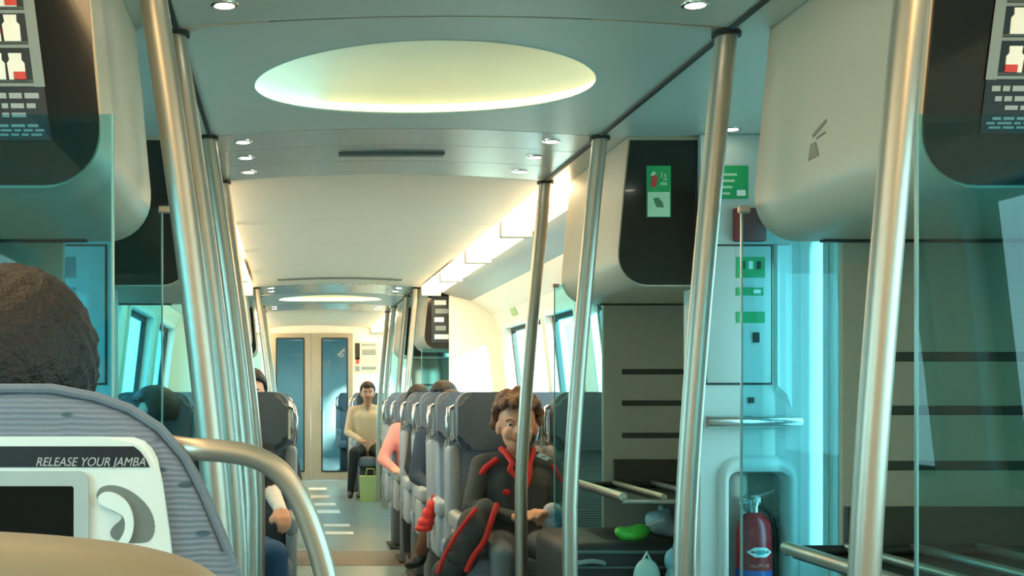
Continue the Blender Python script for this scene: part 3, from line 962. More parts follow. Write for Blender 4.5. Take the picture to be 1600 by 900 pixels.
# ------------------------------------------------------------------ passenger seats (facing the viewer)
def build_seat():
    t = thing('passenger_seat', 'seat', 'seat', (0, 0, 0))
    def part(name, bm, m, par=t, sm=True):
        return mk(name, bm, m, par, sm, False, 50)
    # cushion
    part('seat_cushion', B(-.205, .205, -.46, .06, .36, .47, .035, 3), SEAT)
    # backrest: rounded slab leaning back
    bm = bmesh.new()
    prism(bm, rrect(-.215, .215, .40, 1.00, .07, 6, (0, 0, 1, 1)), -.05, .035)
    bmesh.ops.bevel(bm, geom=[e for e in bm.edges if abs(e.verts[0].co.y - e.verts[1].co.y) < 1e-6], offset=.02, segments=2, affect='EDGES')
    lean = Matrix.Shear('XY', 4, (0, 0))
    for v in bm.verts: v.co.y += .04 + (v.co.z - .4) * .12
    back = part('backrest', bm, SEAT)
    bm = bmesh.new()
    prism(bm, rrect(-.225, .225, .36, 1.02, .08, 6, (0, 0, 1, 1)), .035, .085)
    bmesh.ops.bevel(bm, geom=[e for e in bm.edges if abs(e.verts[0].co.y - e.verts[1].co.y) < 1e-6], offset=.014, segments=2, affect='EDGES')
    for v in bm.verts: v.co.y += .04 + (v.co.z - .4) * .12
    part('back_shell', bm, SHELL)
    for sx in (-1, 1):
        bm = B(*sorted((sx * .165, sx * .228)), -.085, .05, .46, .95, .028, 3)
        for v in bm.verts: v.co.y += .04 + (v.co.z - .4) * .12
        part('side_bolster', bm, SHELL)
    bm = bmesh.new()
    prism(bm, rrect(-.185, .185, .93, 1.205, .07, 6), -.06, .06)
    bmesh.ops.bevel(bm, geom=[e for e in bm.edges if abs(e.verts[0].co.y - e.verts[1].co.y) < 1e-6], offset=.025, segments=3, affect='EDGES')
    for v in bm.verts:
        v.co.y += .10 - .06 * (v.co.x / .185) ** 2 * (1 if v.co.y < 0 else 0.3)
    hr = part('headrest', bm, HEADR)
    for sx in (-1, 1):
        pts = [(sx * .19, .12, .955), (sx * .215, .09, .965), (sx * .222, .07, 1.02), (sx * .222, .075, 1.08), (sx * .213, .10, 1.125), (sx * .188, .12, 1.135)]
        part('headrest_handle', T(pts, .011, 8), CHROME, hr)
        bm = bmesh.new()
        prism(bm, [(-.03 + .10, .98), (.03 + .09, .98), (.03 + .09, 1.11), (-.03 + .10, 1.11)], sx * .184, sx * .196, 'x')
        part('handle_plate', bm, CHROME, hr)
    for sx in (-1, 1):
        bm = B(*sorted((sx * .168, sx * .228)), -.36, .10, .565, .655, .027, 3)
        a = part('armrest', bm, ARM)
        part('armrest_support', B(*sorted((sx * .175, sx * .224)), -.33, -.05, .36, .58, .02, 2), ARM, a)
    part('pedestal', B(-.17, .17, -.30, .0, .02, .36, .02, 2), mat('pedestal_grey', '#4c5459', .6))
    part('foot_plate', B(-.2, .2, -.34, .04, .0, .02, .004, 1), DARKM)
    return t
ORD = ['first', 'second', 'third', 'fourth', 'fifth', 'sixth']
seat0 = build_seat()
used = [False]
def place_seat(x, y, label, group):
    if not used[0]:
        o = seat0; used[0] = True
    else:
        o = copy_tree(seat0)
    o.location = (x, y, 0)
    o['label'] = label
    o['group'] = group
    return o
ROWY = [6.02 + .83 * k for k in range(6)]
XRA, XRW, XLA, XLW = .975, 1.435, -.19, -.65
for k, y in enumerate(ROWY):
    place_seat(XRA, y, 'grey seat on the aisle, %s row back from the poles, child side' % ORD[k], 'middle bay seats')
    place_seat(XRW, y, 'grey seat by the window, %s row back from the poles, child side' % ORD[k], 'middle bay seats')
    place_seat(XLA, y, 'grey seat on the aisle, %s row back from the poles, opposite the child' % ORD[k], 'middle bay seats')
    place_seat(XLW, y, 'grey seat by the window, %s row back from the poles, opposite the child' % ORD[k], 'middle bay seats')
for k, y in enumerate((15.0, 15.9)):
    place_seat(XRA, y, 'grey seat on the aisle in the far bay, %s row, child side' % ORD[k], 'far bay seats')
    place_seat(XRW, y, 'grey seat by the window in the far bay, %s row, child side' % ORD[k], 'far bay seats')
    place_seat(XLA, y, 'grey seat on the aisle in the far bay, %s row, opposite side' % ORD[k], 'far bay seats')

# ------------------------------------------------------------------ near seat seen from behind, with screen unit
NS = thing('passenger_seat', 'ribbed grey-blue seat back with a small screen, in front of the viewer', 'seat', (-.31, 1.5, 0))
def seat_outline(w_top, w_bot, z0, ztop, r):
    """half outline from bottom to top, mirrored"""
    R = [(w_bot, z0), (w_bot - .002, .80), (w_bot - .012, .95), (w_bot - .035, 1.02), (w_bot - .062, 1.085), (w_bot - .085, 1.13), (w_bot - .115, 1.165), (w_bot - .15, 1.188), (w_bot - .19, 1.202), (0.03, 1.212)]
    R = [(x, z0 + (z - z0) * (ztop - z0) / (1.212 - z0)) for x, z in R]
    return R + [(-x, z) for x, z in R[::-1]]
def loft_back(name, outline, depth, m, par, rd=.026):
    o2 = [(x, 0.0, z) for x, z in outline]
    o2 = [(p[0], p[2]) for p in chaikin(o2, 2)]
    zb = min(z for _, z in o2); zt_ = max(z for _, z in o2); w_ = max(x for x, _ in o2)
    bm = bmesh.new()
    rows = []
    steps = [(1 - math.cos(a), 1 - math.sin(a)) for a in (0, PI / 8, PI / 4, 3 * PI / 8, PI / 2)]   # y fraction, inset fraction
    seq = [(rd * (a), rd * b) for a, b in steps] + [(depth - rd * a, rd * b) for a, b in steps[::-1]]
    for yy, ins in seq:
        rows.append([bm.verts.new((x - ins * x / w_, yy, z - ins * max(0, (z - zb) / (zt_ - zb)))) for x, z in o2])
    n_ = len(o2)
    for A_, B_ in zip(rows[:-1], rows[1:]):
        for k in range(n_):
            q = (k + 1) % n_
            bm.faces.new((A_[k], A_[q], B_[q], B_[k]))
    bm.faces.new(rows[0][::-1]); bm.faces.new(rows[-1])
    return mk(name, bm, m, par, True, False, 60)
def chaikin(p, it=2):
    for _ in range(it):
        q = [p[0]]
        for a, b in zip(p[:-1], p[1:]):
            q.append(tuple(a[i] * .75 + b[i] * .25 for i in range(3)))
            q.append(tuple(a[i] * .25 + b[i] * .75 for i in range(3)))
        q.append(p[-1]); p = q
    return p
loft_back('backrest', seat_outline(.2, .272, .42, 1.203, .1), .12, SEATN, NS)

# piping along the top
pts = [(x, .012, z + .002) for x, z in seat_outline(.2, .272, .42, 1.203, .1) if z > 1.0]
mk('piping', T(pts, .006, 8), mat('piping_grey', '#6f7883', .8), NS, True)
mk('seat_cushion', B(-.25, .25, .1, .6, .34, .46, .04, 3), SEATN, NS, True)
mk('pedestal', B(-.2, .2, .12, .5, 0, .34, .02), mat('pedestal_grey', '#4c5459', .6), NS, True)
# unit: px -> x local, z ; 1 px = 0.00074 m at depth 1.48
K = 1.475 / 2000
def ux(u): return (u - 452) * K + .31
def uz(v): return 1.2 - (v - 614) * K
unit_r = [(ux(268), uz(880)), (ux(262), uz(830)), (ux(252), uz(760)), (ux(243), uz(718)), (ux(234), uz(702)), (ux(222), uz(690)), (ux(205), uz(684)), (ux(150), uz(683))]
un = [(x, z) for x, z in unit_r]
full = [(unit_r[0][0] - .004, .72)] + un + [(-x, z) for x, z in un[::-1]] + [(-(unit_r[0][0] - .004), .72)]
bm = bmesh.new()
prism(bm, full, -.012, .004)
bmesh.ops.bevel(bm, geom=[e for e in bm.edges if all(abs(v.co.y + .012) < 1e-6 for v in e.verts)], offset=.006, segments=3, affect='EDGES')
U = mk('screen_unit', bm, UNIT, NS, True, False, 50)
# black strip with lettering
sr = [(ux(232), uz(731)), (ux(226), uz(718)), (ux(217), uz(706)), (ux(207), uz(698))]
bm = bmesh.new()
prism(bm, sr + [(-x, z) for x, z in sr[::-1]], -.0135, -.011)
mk('strip', bm, NAVY, U)
fc = bpy.data.curves.new('strip_lettering', 'FONT')
fc.body = 'RELEASE YOUR JAMBA'
fc.size = .0145
fc.shear = .3
fc.extrude = .0003
fc.align_x = 'LEFT'
fo = bpy.data.objects.new('tmp_text', fc)
COL.objects.link(fo)
dg = bpy.context.evaluated_depsgraph_get()
me = bpy.data.meshes.new_from_object(fo.evaluated_get(dg))
bpy.data.objects.remove(fo)
xs = [v.co.x for v in me.vertices]
wt = (max(xs) - min(xs))
sx_ = (ux(224) - ux(52)) / wt
for v in me.vertices:
    x, y, z = v.co
    v.co = (ux(52) + x * sx_, -.0138 - z, uz(729) + y)
me.name = 'strip_lettering'
me.materials.clear(); me.materials.append(mat('lettering_grey', '#b4b9ba', .5))
lt = bpy.data.objects.new('strip_lettering', me)
COL.objects.link(lt); lt.parent = U
# screen bezel and screen
cxs = ux(30)
bm = bmesh.new()
hw = ux(137) - cxs; hwi = ux(114) - cxs
ring_prism(bm, rrect(cxs - hw, cxs + hw, uz(900), uz(737), .012, 5), rrect(cxs - hwi, cxs + hwi, uz(880), uz(760), .003, 5), -.020, -.009)
mk('screen_bezel', bm, UNITB, U, True)
mk('screen', B(cxs - hwi - .002, cxs + hwi + .002, -.014, -.009, uz(882), uz(758)), SCREEN, U)
# teardrop recess with a hooked lever
def bez(pts, n=10):
    out = []
    for (a, b, c, d) in pts:
        for k in range(n):
            t = k / n
            out.append(tuple((1 - t) ** 3 * a[i] + 3 * (1 - t) ** 2 * t * b[i] + 3 * (1 - t) * t * t * c[i] + t ** 3 * d[i] for i in (0, 1)))
    return out
tear = bez([((148, 775), (150, 752), (190, 755), (215, 778)), ((215, 778), (250, 806), (245, 850), (222, 850)), ((222, 850), (205, 852), (165, 850), (170, 832)), ((170, 832), (176, 818), (190, 816), (188, 808)), ((188, 808), (178, 800), (148, 792), (148, 775))])
bm = bmesh.new()
prism(bm, [(ux(u), uz(v)) for u, v in tear], -.0128, -.0110)
mk('recess', bm, mat('recess_grey', '#6f7672', .5), U)
hook = bez([((152, 778), (158, 764), (178, 768), (192, 780)), ((192, 780), (210, 796), (212, 830), (200, 848)), ((200, 848), (194, 852), (186, 850), (184, 846)), ((184, 846), (198, 832), (196, 812), (190, 806)), ((190, 806), (176, 796), (150, 792), (152, 778))])
bm = bmesh.new()
prism(bm, [(ux(u), uz(v)) for u, v in hook], -.021, -.0128)
mk('hook_lever', bm, UNIT, U)
# aisle grab handle
hp = [(300, 702), (345, 704), (392, 711), (428, 728), (455, 757), (475, 795), (492, 840), (505, 885), (515, 930), (520, 980), (522, 1040)]
KH = 1.52 / 2000
pts = [((u - 452) * KH + .31, .02, 1.2 - (v - 614) * KH) for u, v in hp]
pts = [(pts[0][0] - .04, .05, pts[0][2] + .004)] + pts
pts += [(pts[-1][0], .03, .62)]
# refine with simple subdivision
mk('grab_handle', T(chaikin(pts), .0135, 14), STEEL, NS, True, False, 60)
mk('armrest', B(.255, .36, -.02, .4, .56, .62, .02, 3), ARM, NS, True)

# the closest seat top, beige
FS = thing('passenger_seat', 'rounded beige seat top closest to the viewer at the bottom edge', 'seat', (-.31, .72, 0))
hf = [(.287, .42), (.287, .98), (.284, 1.055), (.272, 1.082), (.255, 1.095), (.232, 1.103), (.20, 1.109), (.147, 1.114), (.07, 1.117)]
loft_back('backrest', hf + [(-x, z) for x, z in hf[::-1]], .10, BEIGE, FS, .03)
bm = B(-.25, .25, .1, .55, .34, .46, .04, 3)
mk('seat_cushion', bm, SEATN, FS, True)
mk('pedestal', B(-.2, .2, .12, .5, 0, .34, .02), mat('pedestal_grey', '#4c5459', .6), FS, True)

# ------------------------------------------------------------------ end wall, end door, next carriage
ew = bmesh.new()
box(ew, XC - HW - .07, -.27, YE, YE + .08, 0, 2.34)
box(ew, .87, XC + HW + .07, YE, YE + .08, 0, 2.34)
box(ew, -.27, .87, YE, YE + .08, 2.02, 2.34)
tag(mk('wall_end', ew, CREAM), 'cream end wall of the carriage around the glazed end doors', 'wall', kind='structure')
ed = thing('door_9', 'pair of glazed end doors with pale frames closing the carriage', 'door', (.3, YE, 0), kind='structure')
for (a, b) in ((-.27, .295), (.301, .87)):
    bm = bmesh.new()
    ia, ib = (a + .09, b - .09) if a < 0 else (a + .145, b - .07)
    ring_prism(bm, rrect(a, b, 0.01, 2.02, .004, 3), rrect(ia, ib, .12, 1.955, .02, 3), YE - .03, YE + .02)
    lf = mk('door_leaf', bm, mat('end_door_frame', '#a59b88', .4, .2), ed, world=True)
    bm = bmesh.new()
    ring_prism(bm, rrect(ia - .006, ib + .006, .115, 1.96, .02, 3), rrect(ia + .012, ib - .012, .132, 1.943, .018, 3), YE - .035, YE + .01)
    bmesh.ops.translate(bm, verts=bm.verts, vec=-Vector(ed.location))
    mk('gasket', bm, DARKM, lf)
    bm = B(ia, ib, YE - .006, YE, .12, 1.955)
    bmesh.ops.translate(bm, verts=bm.verts, vec=-Vector(ed.location))
    mk('pane', bm, ENDPANE, lf)
mk('door_handle', B(.42, .44, YE - .05, YE - .03, .95, 1.15, .004), CHROME, ed, world=True)
ep = thing('poster', 'framed notice with red and grey print beside the end doors', 'poster', (1.06, YE - .01, 1.5))
mk('sheet', quadbox(.90, 1.22, 1.48, 1.90, YE - .001, .01), mat('paper_cream', '#cfc6b2', .6), ep, world=True)
for (a_, b_, c_, d_, m_) in ((.905, .97, 1.66, 1.885, DARKM), (.915, .96, 1.60, 1.68, REDP), (.99, 1.19, 1.845, 1.875, GREYP), (1.0, 1.19, 1.72, 1.80, GREYP), (.99, 1.19, 1.52, 1.56, GREYP), (.91, .965, 1.50, 1.57, GREYP)):
    mk('print', quadbox(a_, b_, c_, d_, YE - .011, .001), m_, ep, world=True)

nx_ = bmesh.new()
TEAL = mat('next_carriage_teal', '#86a6a8', .6, var=.1)
box(nx_, -.9, 1.7, YE + .1, 24, -.05, 0)
tag(mk('floor_next', nx_, FLOORM), 'floor of the next carriage beyond the end doors', 'floor', kind='structure')
bm = bmesh.new()
box(bm, -.95, -.9, YE + .08, 24, 0, 1.0); box(bm, -.95, -.9, YE + .08, 24, 1.7, 2.2)
for yy in (YE + .08, 19.4, 21.4, 23.4): box(bm, -.95, -.9, yy, yy + .5, 1.0, 1.7)
tag(mk('wall_next_left', bm, TEAL), 'side wall of the next carriage beyond the end doors, window side', 'wall', kind='structure')
bm = bmesh.new()
box(bm, 1.7, 1.75, YE + .08, 24, 0, 1.0); box(bm, 1.7, 1.75, YE + .08, 24, 1.7, 2.2)
for yy in (YE + .08, 19.4, 21.4, 23.4): box(bm, 1.7, 1.75, yy, yy + .5, 1.0, 1.7)
tag(mk('wall_next_right', bm, TEAL), 'side wall of the next carriage beyond the end doors, opposite side', 'wall', kind='structure')
tag(mk('ceiling_next', B(-.95, 1.75, YE + .08, 24, 2.2, 2.25), TEAL), 'ceiling of the next carriage beyond the end doors', 'ceiling', kind='structure')
tag(mk('wall_next_end', B(-.95, 1.75, 24, 24.05, 0, 2.25), TEAL), 'far wall of the next carriage seen through the glass', 'wall', kind='structure')
for k, (x, y) in enumerate(((-.25, 19.3), (.95, 19.8), (-.25, 21.2))):
    place_seat(x, y, 'dim seat in the next carriage seen through the end doors, %s from the doors' % ORD[k], 'next carriage seats')

# sun barrier added beside the track to keep sun off the near bay
blk = thing('sun_blocker', 'added grey concrete sun barrier outside beside the track', 'blocker', (3.4, -9.6, 0))
for k in range(7):
    y = -16.6 + k * 2.0
    mk('blocker_panel', B(3.4, 3.5, y + .01, y + 1.95, -1.0, 3.3), CONC, blk, world=True)
    mk('blocker_post', B(3.36, 3.54, y - .06, y + .06, -1.0, 3.4), mat('blocker_post', '#6f7b7c', .8), blk, world=True)

# ------------------------------------------------------------------ people
def capsule(bm, p0, p1, r0, r1, n=12, hr=4):
    p0, p1 = Vector(p0), Vector(p1)
    d = p1 - p0
    L = d.length
    d = d.normalized() if L > 1e-6 else Vector((0, 0, 1))
    a = Vector((1, 0, 0)) if abs(d.x) < .9 else Vector((0, 1, 0))
    u = (a - d * a.dot(d)).normalized(); v = d.cross(u)
    prof = []
    for k in range(hr + 1):
        t = -PI / 2 + (PI / 2) * k / hr
        prof.append((p0 + d * (r0 * math.sin(t)), r0 * math.cos(t)))
    for k in range(hr + 1):
        t = (PI / 2) * k / hr
        prof.append((p1 + d * (r1 * math.sin(t)), r1 * math.cos(t)))
    rings = []
    for c, r in prof:
        if r < 1e-5: rings.append([bm.verts.new(c)])
        else: rings.append([bm.verts.new(c + (u * math.cos(2 * PI * k / n) + v * math.sin(2 * PI * k / n)) * r) for k in range(n)])
    for A, Bq in zip(rings[:-1], rings[1:]):
        for k in range(n):
            j = (k + 1) % n
            if len(A) == 1: bm.faces.new((A[0], Bq[j], Bq[k]))
            elif len(Bq) == 1: bm.faces.new((A[k], A[j], Bq[0]))
            else: bm.faces.new((A[k], A[j], Bq[j], Bq[k]))

def remesh(bm, voxel, smooth=4):
    me = bpy.data.meshes.new('tmp')
    bmesh.ops.recalc_face_normals(bm, faces=bm.faces)
    bm.to_mesh(me); bm.free()
    o = bpy.data.objects.new('tmp', me)
    COL.objects.link(o)
    m = o.modifiers.new('r', 'REMESH'); m.mode = 'VOXEL'; m.voxel_size = voxel
    s = o.modifiers.new('s', 'SMOOTH'); s.factor = .5; s.iterations = smooth
    d = bpy.context.evaluated_depsgraph_get()
    out = bpy.data.meshes.new_from_object(o.evaluated_get(d))
    bpy.data.objects.remove(o); bpy.data.meshes.remove(me)
    return out

def capdist(P, p0, p1, r0, r1):
    p0, p1 = np.array(p0), np.array(p1)
    d = p1 - p0
    L2 = max(float(d @ d), 1e-9)
    t = np.clip(((P - p0) @ d) / L2, 0, 1)
    q = p0 + t[:, None] * d
    return np.linalg.norm(P - q, axis=1) - (r0 + (r1 - r0) * t)

def person(label, loc, rz=0.0, s=1.0, hs=None, mats=None, J=None, voxel=.010, hair='short', hair_mat=None, face=True, group=None, headrot=0.0, fingers=True, lean=(0, 0), skip_legs=False):
    """seated figure facing -Y, seat height about 0.46 ; J overrides joints; mats: skin, top, trousers, shoes"""
    t = thing('person', label, 'person', loc, rz, group)
    hs = hs or s
    j = {'pelvis': (0, -.04, .55), 'waist': (0, -.03, .70), 'chest': (0, 0.0, .90), 'neck': (0, .01, 1.055), 'head': (0, -.02, 1.20)}
    for sx, n in ((-1, 'r'), (1, 'l')):   # r: viewer's left when facing -Y
        j['sho' + n] = (sx * .175, .01, .985); j['elb' + n] = (sx * .235, -.06, .74); j['wri' + n] = (sx * .12, -.27, .66)
        j['hip' + n] = (sx * .085, -.05, .53); j['kne' + n] = (sx * .12, -.47, .52); j['ank' + n] = (sx * .12, -.46, .10); j['toe' + n] = (sx * .13, -.63, .045)
        j['han' + n] = None
    j = {k: (tuple(c * s for c in v) if v else None) for k, v in j.items()}
    if J:
        j.update(J)
    R = []   # primitives: p0, p1, r0, r1, region
    def add(a, b, r0, r1, reg):
        a = j[a] if isinstance(a, str) else a
        b = j[b] if isinstance(b, str) else b
        R.append((tuple(a), tuple(b), r0, r1, reg))
    V = Vector
    # torso: side-by-side capsules for a flat wide chest
    for sx in (-1, 1):
        pe, wa, ch, ne = (V(j[k]) for k in ('pelvis', 'waist', 'chest', 'neck'))
        o = V((sx * .055 * s, 0, 0)); o2 = V((sx * .075 * s, 0, 0))
        add(pe + o, wa + o, .115 * s, .105 * s, 1)
        add(wa + o, ch + o2, .105 * s, .115 * s, 1)
        n = 'r' if sx < 0 else 'l'
        add(ch + o2, V(j['sho' + n]) * .6 + V(ne) * .4 - V((0, 0, .045 * s)), .11 * s, .06 * s, 1)
        add(V(j['sho' + n]) * .25 + V(ne) * .75 - V((0, 0, .02 * s)), V(j['sho' + n]), .055 * s, .062 * s, 1)
        add('sho' + n, 'elb' + n, .060 * s, .047 * s, 1)
        add('elb' + n, 'wri' + n, .046 * s, .034 * s, 5)
        if not skip_legs:
            add('hip' + n, 'kne' + n, .088 * s, .064 * s, 2)
            add('kne' + n, 'ank' + n, .062 * s, .042 * s, 2)
            an, to = V(j['ank' + n]), V(j['toe' + n])
            heel = an + V((0, .03 * s, -.045 * s))
            add(an + V((0, 0, -.02 * s)), heel, .042 * s, .036 * s, 3)
            add(heel, to, .038 * s, .033 * s, 3)
        # hand: palm and five fingers
        el, wr = V(j['elb' + n]), V(j['wri' + n])
        d = (wr - el).normalized()
        if j['han' + n]: d = (V(j['han' + n]) - wr).normalized()
        side = d.cross(V((0, 0, 1)))
        side = side.normalized() if side.length > .1 else V((1, 0, 0))
        if side.x * sx > 0: side = -side       # thumb side points inward
        down = d.cross(side).normalized()
        if down.z > 0: down = -down
        h = hs
        add(wr, wr + d * .03 * h, .027 * s, .026 * s, 0)
        for q in (-.022, 0, .022):
            add(wr + d * .02 * h + side * q * h, wr + d * .078 * h + side * q * 1.15 * h, .019 * h, .016 * h, 0)
        if fingers:
            for q, ln in ((.030, .062), (.010, .072), (-.010, .067), (-.030, .050)):
                a = wr + d * .078 * h + side * q * h
                b = a + d * ln * .5 * h + down * ln * .15 * h
                c = b + d * ln * .25 * h + down * ln * .45 * h
                add(a, b, .0098 * h, .009 * h, 0); add(b, c, .009 * h, .0075 * h, 0)
            a = wr + d * .028 * h + side * .03 * h
            b = a + d * .03 * h + side * .028 * h + down * .012 * h
            add(a, b, .0115 * h, .010 * h, 0); add(b, b + d * .028 * h + down * .01 * h, .010 * h, .008 * h, 0)
    add(V(j['neck']) - V((0, 0, .02 * s)), V(j['head']) - V((0, -.01 * hs, .05 * hs)), .05 * s, .047 * hs, 0)
    H = V(j['head'])
    RM = Matrix.Rotation(headrot, 3, 'Z')
    def hp(x, y, z): return H + RM @ V((x * hs, y * hs, z * hs))
    E = [(hp(0, .01, .03), (.076 * hs, .095 * hs, .085 * hs)), (hp(0, -.012, -.035), (.062 * hs, .078 * hs, .075 * hs)), (hp(0, -.04, -.075), (.040 * hs, .042 * hs, .035 * hs)),
         (hp(-.076, .012, -.015), (.012 * hs, .02 * hs, .030 * hs)), (hp(.076, .012, -.015), (.012 * hs, .02 * hs, .030 * hs)),
         (hp(-.034, -.06, -.035), (.026 * hs, .024 * hs, .024 * hs)), (hp(.034, -.06, -.035), (.026 * hs, .024 * hs, .024 * hs)),
         (hp(0, -.080, .018), (.045 * hs, .012 * hs, .010 * hs))]
    R.append((tuple(hp(0, -.082, .008)), tuple(hp(0, -.104, -.026)), .009 * hs, .014 * hs, 0))
    bm = bmesh.new()
    for a, b, r0, r1, reg in R:
        capsule(bm, a, b, r0, r1)
    for c, r in E:
        ellipsoid(bm, c, r)
    me = remesh(bm, voxel, 5)
    me.name = 'body'
    # colour regions by the nearest bone
    P = np.zeros(len(me.polygons) * 3)
    me.polygons.foreach_get('center', P)
    P = P.reshape(-1, 3)
    D = [capdist(P, a, b, r0, r1) for a, b, r0, r1, reg in R]
    regs = [reg for *_, reg in R]
    for c, r in E:
        q = (P - np.array(c)) / np.array(r)
        D.append((np.linalg.norm(q, axis=1) - 1) * min(r)); regs.append(0)
    best = np.array(regs)[np.argmin(np.array(D), axis=0)]
    mm = mats or {}
    M = [mm.get('skin', SKIN), mm.get('top', JACKET), mm.get('legs', TROUS), mm.get('shoes', SHOE), SKIN, mm.get('sleeve', mm.get('top', JACKET))]
    me.materials.clear()
    for x in M: me.materials.append(x)
    me.polygons.foreach_set('material_index', best.astype(np.int32))
    smooth_all(me)
    body = bpy.data.objects.new('body', me)
    COL.objects.link(body); body.parent = t
    # hair
    bm = bmesh.new()
    N = {'short': 220, 'curly': 190, 'bob': 260}[hair]
    for k in range(N):
        zf = 1 - 2 * (k + .5) / N
        ph = k * 2.39996
        rr = math.sqrt(max(0, 1 - zf * zf))
        n_ = (rr * math.cos(ph), rr * math.sin(ph), zf)
        # keep the face and neck free
        front = -n_[1]
        lim = -.55 if hair == 'bob' else -.30
        if n_[2] < lim: continue
        if front > .25 and n_[2] < .42: continue
        if front > -.1 and n_[2] < .12 and abs(n_[0]) > .5 and hair != 'bob': continue
        sc_ = {'short': 1.03, 'curly': 1.14, 'bob': 1.08}[hair]
        jit = random.uniform(-.05, .16) if hair == 'curly' else random.uniform(-.01, .02)
        c = hp(.076 * n_[0] * (sc_ + jit), .01 + .098 * n_[1] * (sc_ + jit), .03 + .090 * n_[2] * (sc_ + jit))
        r = (random.uniform(.017, .025) if hair == 'curly' else .020) * hs
        ellipsoid(bm, c, (r, r, r), 8, 6)
    # inner cap so that no gaps show
    hm = remesh(bm, .006 * (1.0 if hs > .8 else .9) if voxel < .012 else .010, 1 if hair == 'curly' else 3)
    hm.name = 'hair'
    hm.materials.clear(); hm.materials.append(hair_mat or HAIRD)
    smooth_all(hm)
    ho = bpy.data.objects.new('hair', hm)
    COL.objects.link(ho); ho.parent = t
    if face:
        for sx in (-1, 1):
            bm = ellipsoid(bmesh.new(), hp(sx * .031, -.0795, .002), (.0125 * hs, .008 * hs, .0065 * hs), 12, 8)
            ey = mk('eye', bm, WHITE, t, True)
            mk('iris', ellipsoid(bmesh.new(), hp(sx * .031, -.086, .002), (.0055 * hs, .003 * hs, .0055 * hs), 10, 6), HAIRD, ey, True)
            mk('eyebrow', T([hp(sx * .048, -.078, .017), hp(sx * .034, -.086, .023), hp(sx * .016, -.088, .019)], .0035 * hs, 6), hair_mat or HAIRD, t, True)
        mk('mouth', T([hp(-.026, -.079, -.056), hp(-.013, -.087, -.063), hp(0, -.090, -.065), hp(.013, -.087, -.063), hp(.026, -.079, -.056)], [.003 * hs, .005 * hs, .006 * hs, .005 * hs, .003 * hs], 8), mat('lips', '#b0605a', .5), t, True)
    return t

# the child, in a black jacket with red trim
CH = (1.045, 5.90, 0)
S = .90
ch = person('smiling curly-haired child in a black jacket with red trim behind the pole', CH, 0, S, 1.10,
            mats={'skin': SKIN, 'top': JACKET, 'legs': TROUS, 'shoes': SHOE}, voxel=.0065, hair='curly', hair_mat=HAIRB, headrot=-.12,
            J={'pelvis': (0, -.05, .53), 'waist': (0, -.05, .64), 'chest': (0, -.03, .775), 'neck': (0, -.04, .925), 'head': (-.01, -.08, 1.055),
               'shor': (-.16, -.03, .865), 'shol': (.155, -.03, .865), 'elbr': (-.225, -.12, .68), 'elbl': (.20, -.12, .67),
               'wrir': (-.06, -.30, .655), 'wril': (.10, -.33, .66), 'hanr': (.02, -.36, .665), 'hanl': (.02, -.39, .69),
               'hipr': (-.075, -.06, .51), 'hipl': (.075, -.06, .51), 'kner': (-.13, -.40, .50), 'knel': (.10, -.42, .50),
               'ankr': (-.14, -.44, .14), 'ankl': (.10, -.45, .14), 'toer': (-.15, -.58, .06), 'toel': (.10, -.59, .06)})
# jacket trims (clothing of the child)
mk('jacket_collar', T([(-.075, -.035, .945), (-.062, -.10, .925), (-.04, -.13, .885), (-.055, -.15, .855), (-.022, -.168, .82), (0.0, -.174, .775)], .0135, 8), TRIM, ch, True)
mk('jacket_collar', T([(.075, -.03, .945), (.06, -.095, .925), (.04, -.13, .885), (.035, -.15, .83), (.015, -.168, .78)], .0115, 8), TRIM, ch, True)
mk('shoulder_stripe', T([(-.10, -.085, .90), (-.15, -.095, .865), (-.195, -.085, .81)], .014, 8), TRIM, ch, True)
mk('shoulder_stripe', T([(.15, -.09, .875), (.185, -.10, .80), (.20, -.11, .74)], .012, 8), TRIM, ch, True)
mk('chest_badge', ellipsoid(bmesh.new(), (-.07, -.158, .755), (.018, .006, .014)), TRIM, ch, True)
mk('chest_badge', ellipsoid(bmesh.new(), (-.025, -.168, .70), (.010, .006, .009)), TRIM, ch, True)
mk('zip', T([(0.0, -.172, .80), (0.0, -.176, .70), (0.0, -.17, .60)], .004, 6), TRIM, ch, True)

# bundle of grey cloth in the child's hand
cl = thing('cloth_bundle', 'crumpled pale grey cloth bundle held by the child', 'cloth', (1.135, 5.52, .60))
bm = bmesh.new()
for (x, y, z, r) in ((.0, 0, .09, .042), (.03, 0, .07, .035), (-.01, 0, .04, .035), (.03, .01, .0, .038), (.05, .01, .03, .03), (-.02, .01, .0, .03), (.0, .01, -.02, .03)):
    ellipsoid(bm, (x, y, z), (r, r * .9, r * .9))
me = remesh(bm, .007, 2); me.name = 'cloth'
me.materials.clear(); me.materials.append(mat('cloth_grey', '#a6adb2', .9, var=.2, scale=25)); smooth_all(me)
o = bpy.data.objects.new('cloth', me); COL.objects.link(o); o.parent = cl
mk('knot', ellipsoid(bmesh.new(), (.01, -.035, .03), (.018, .014, .016)), mat('cloth_grey2', '#8f969c', .9), cl, True)

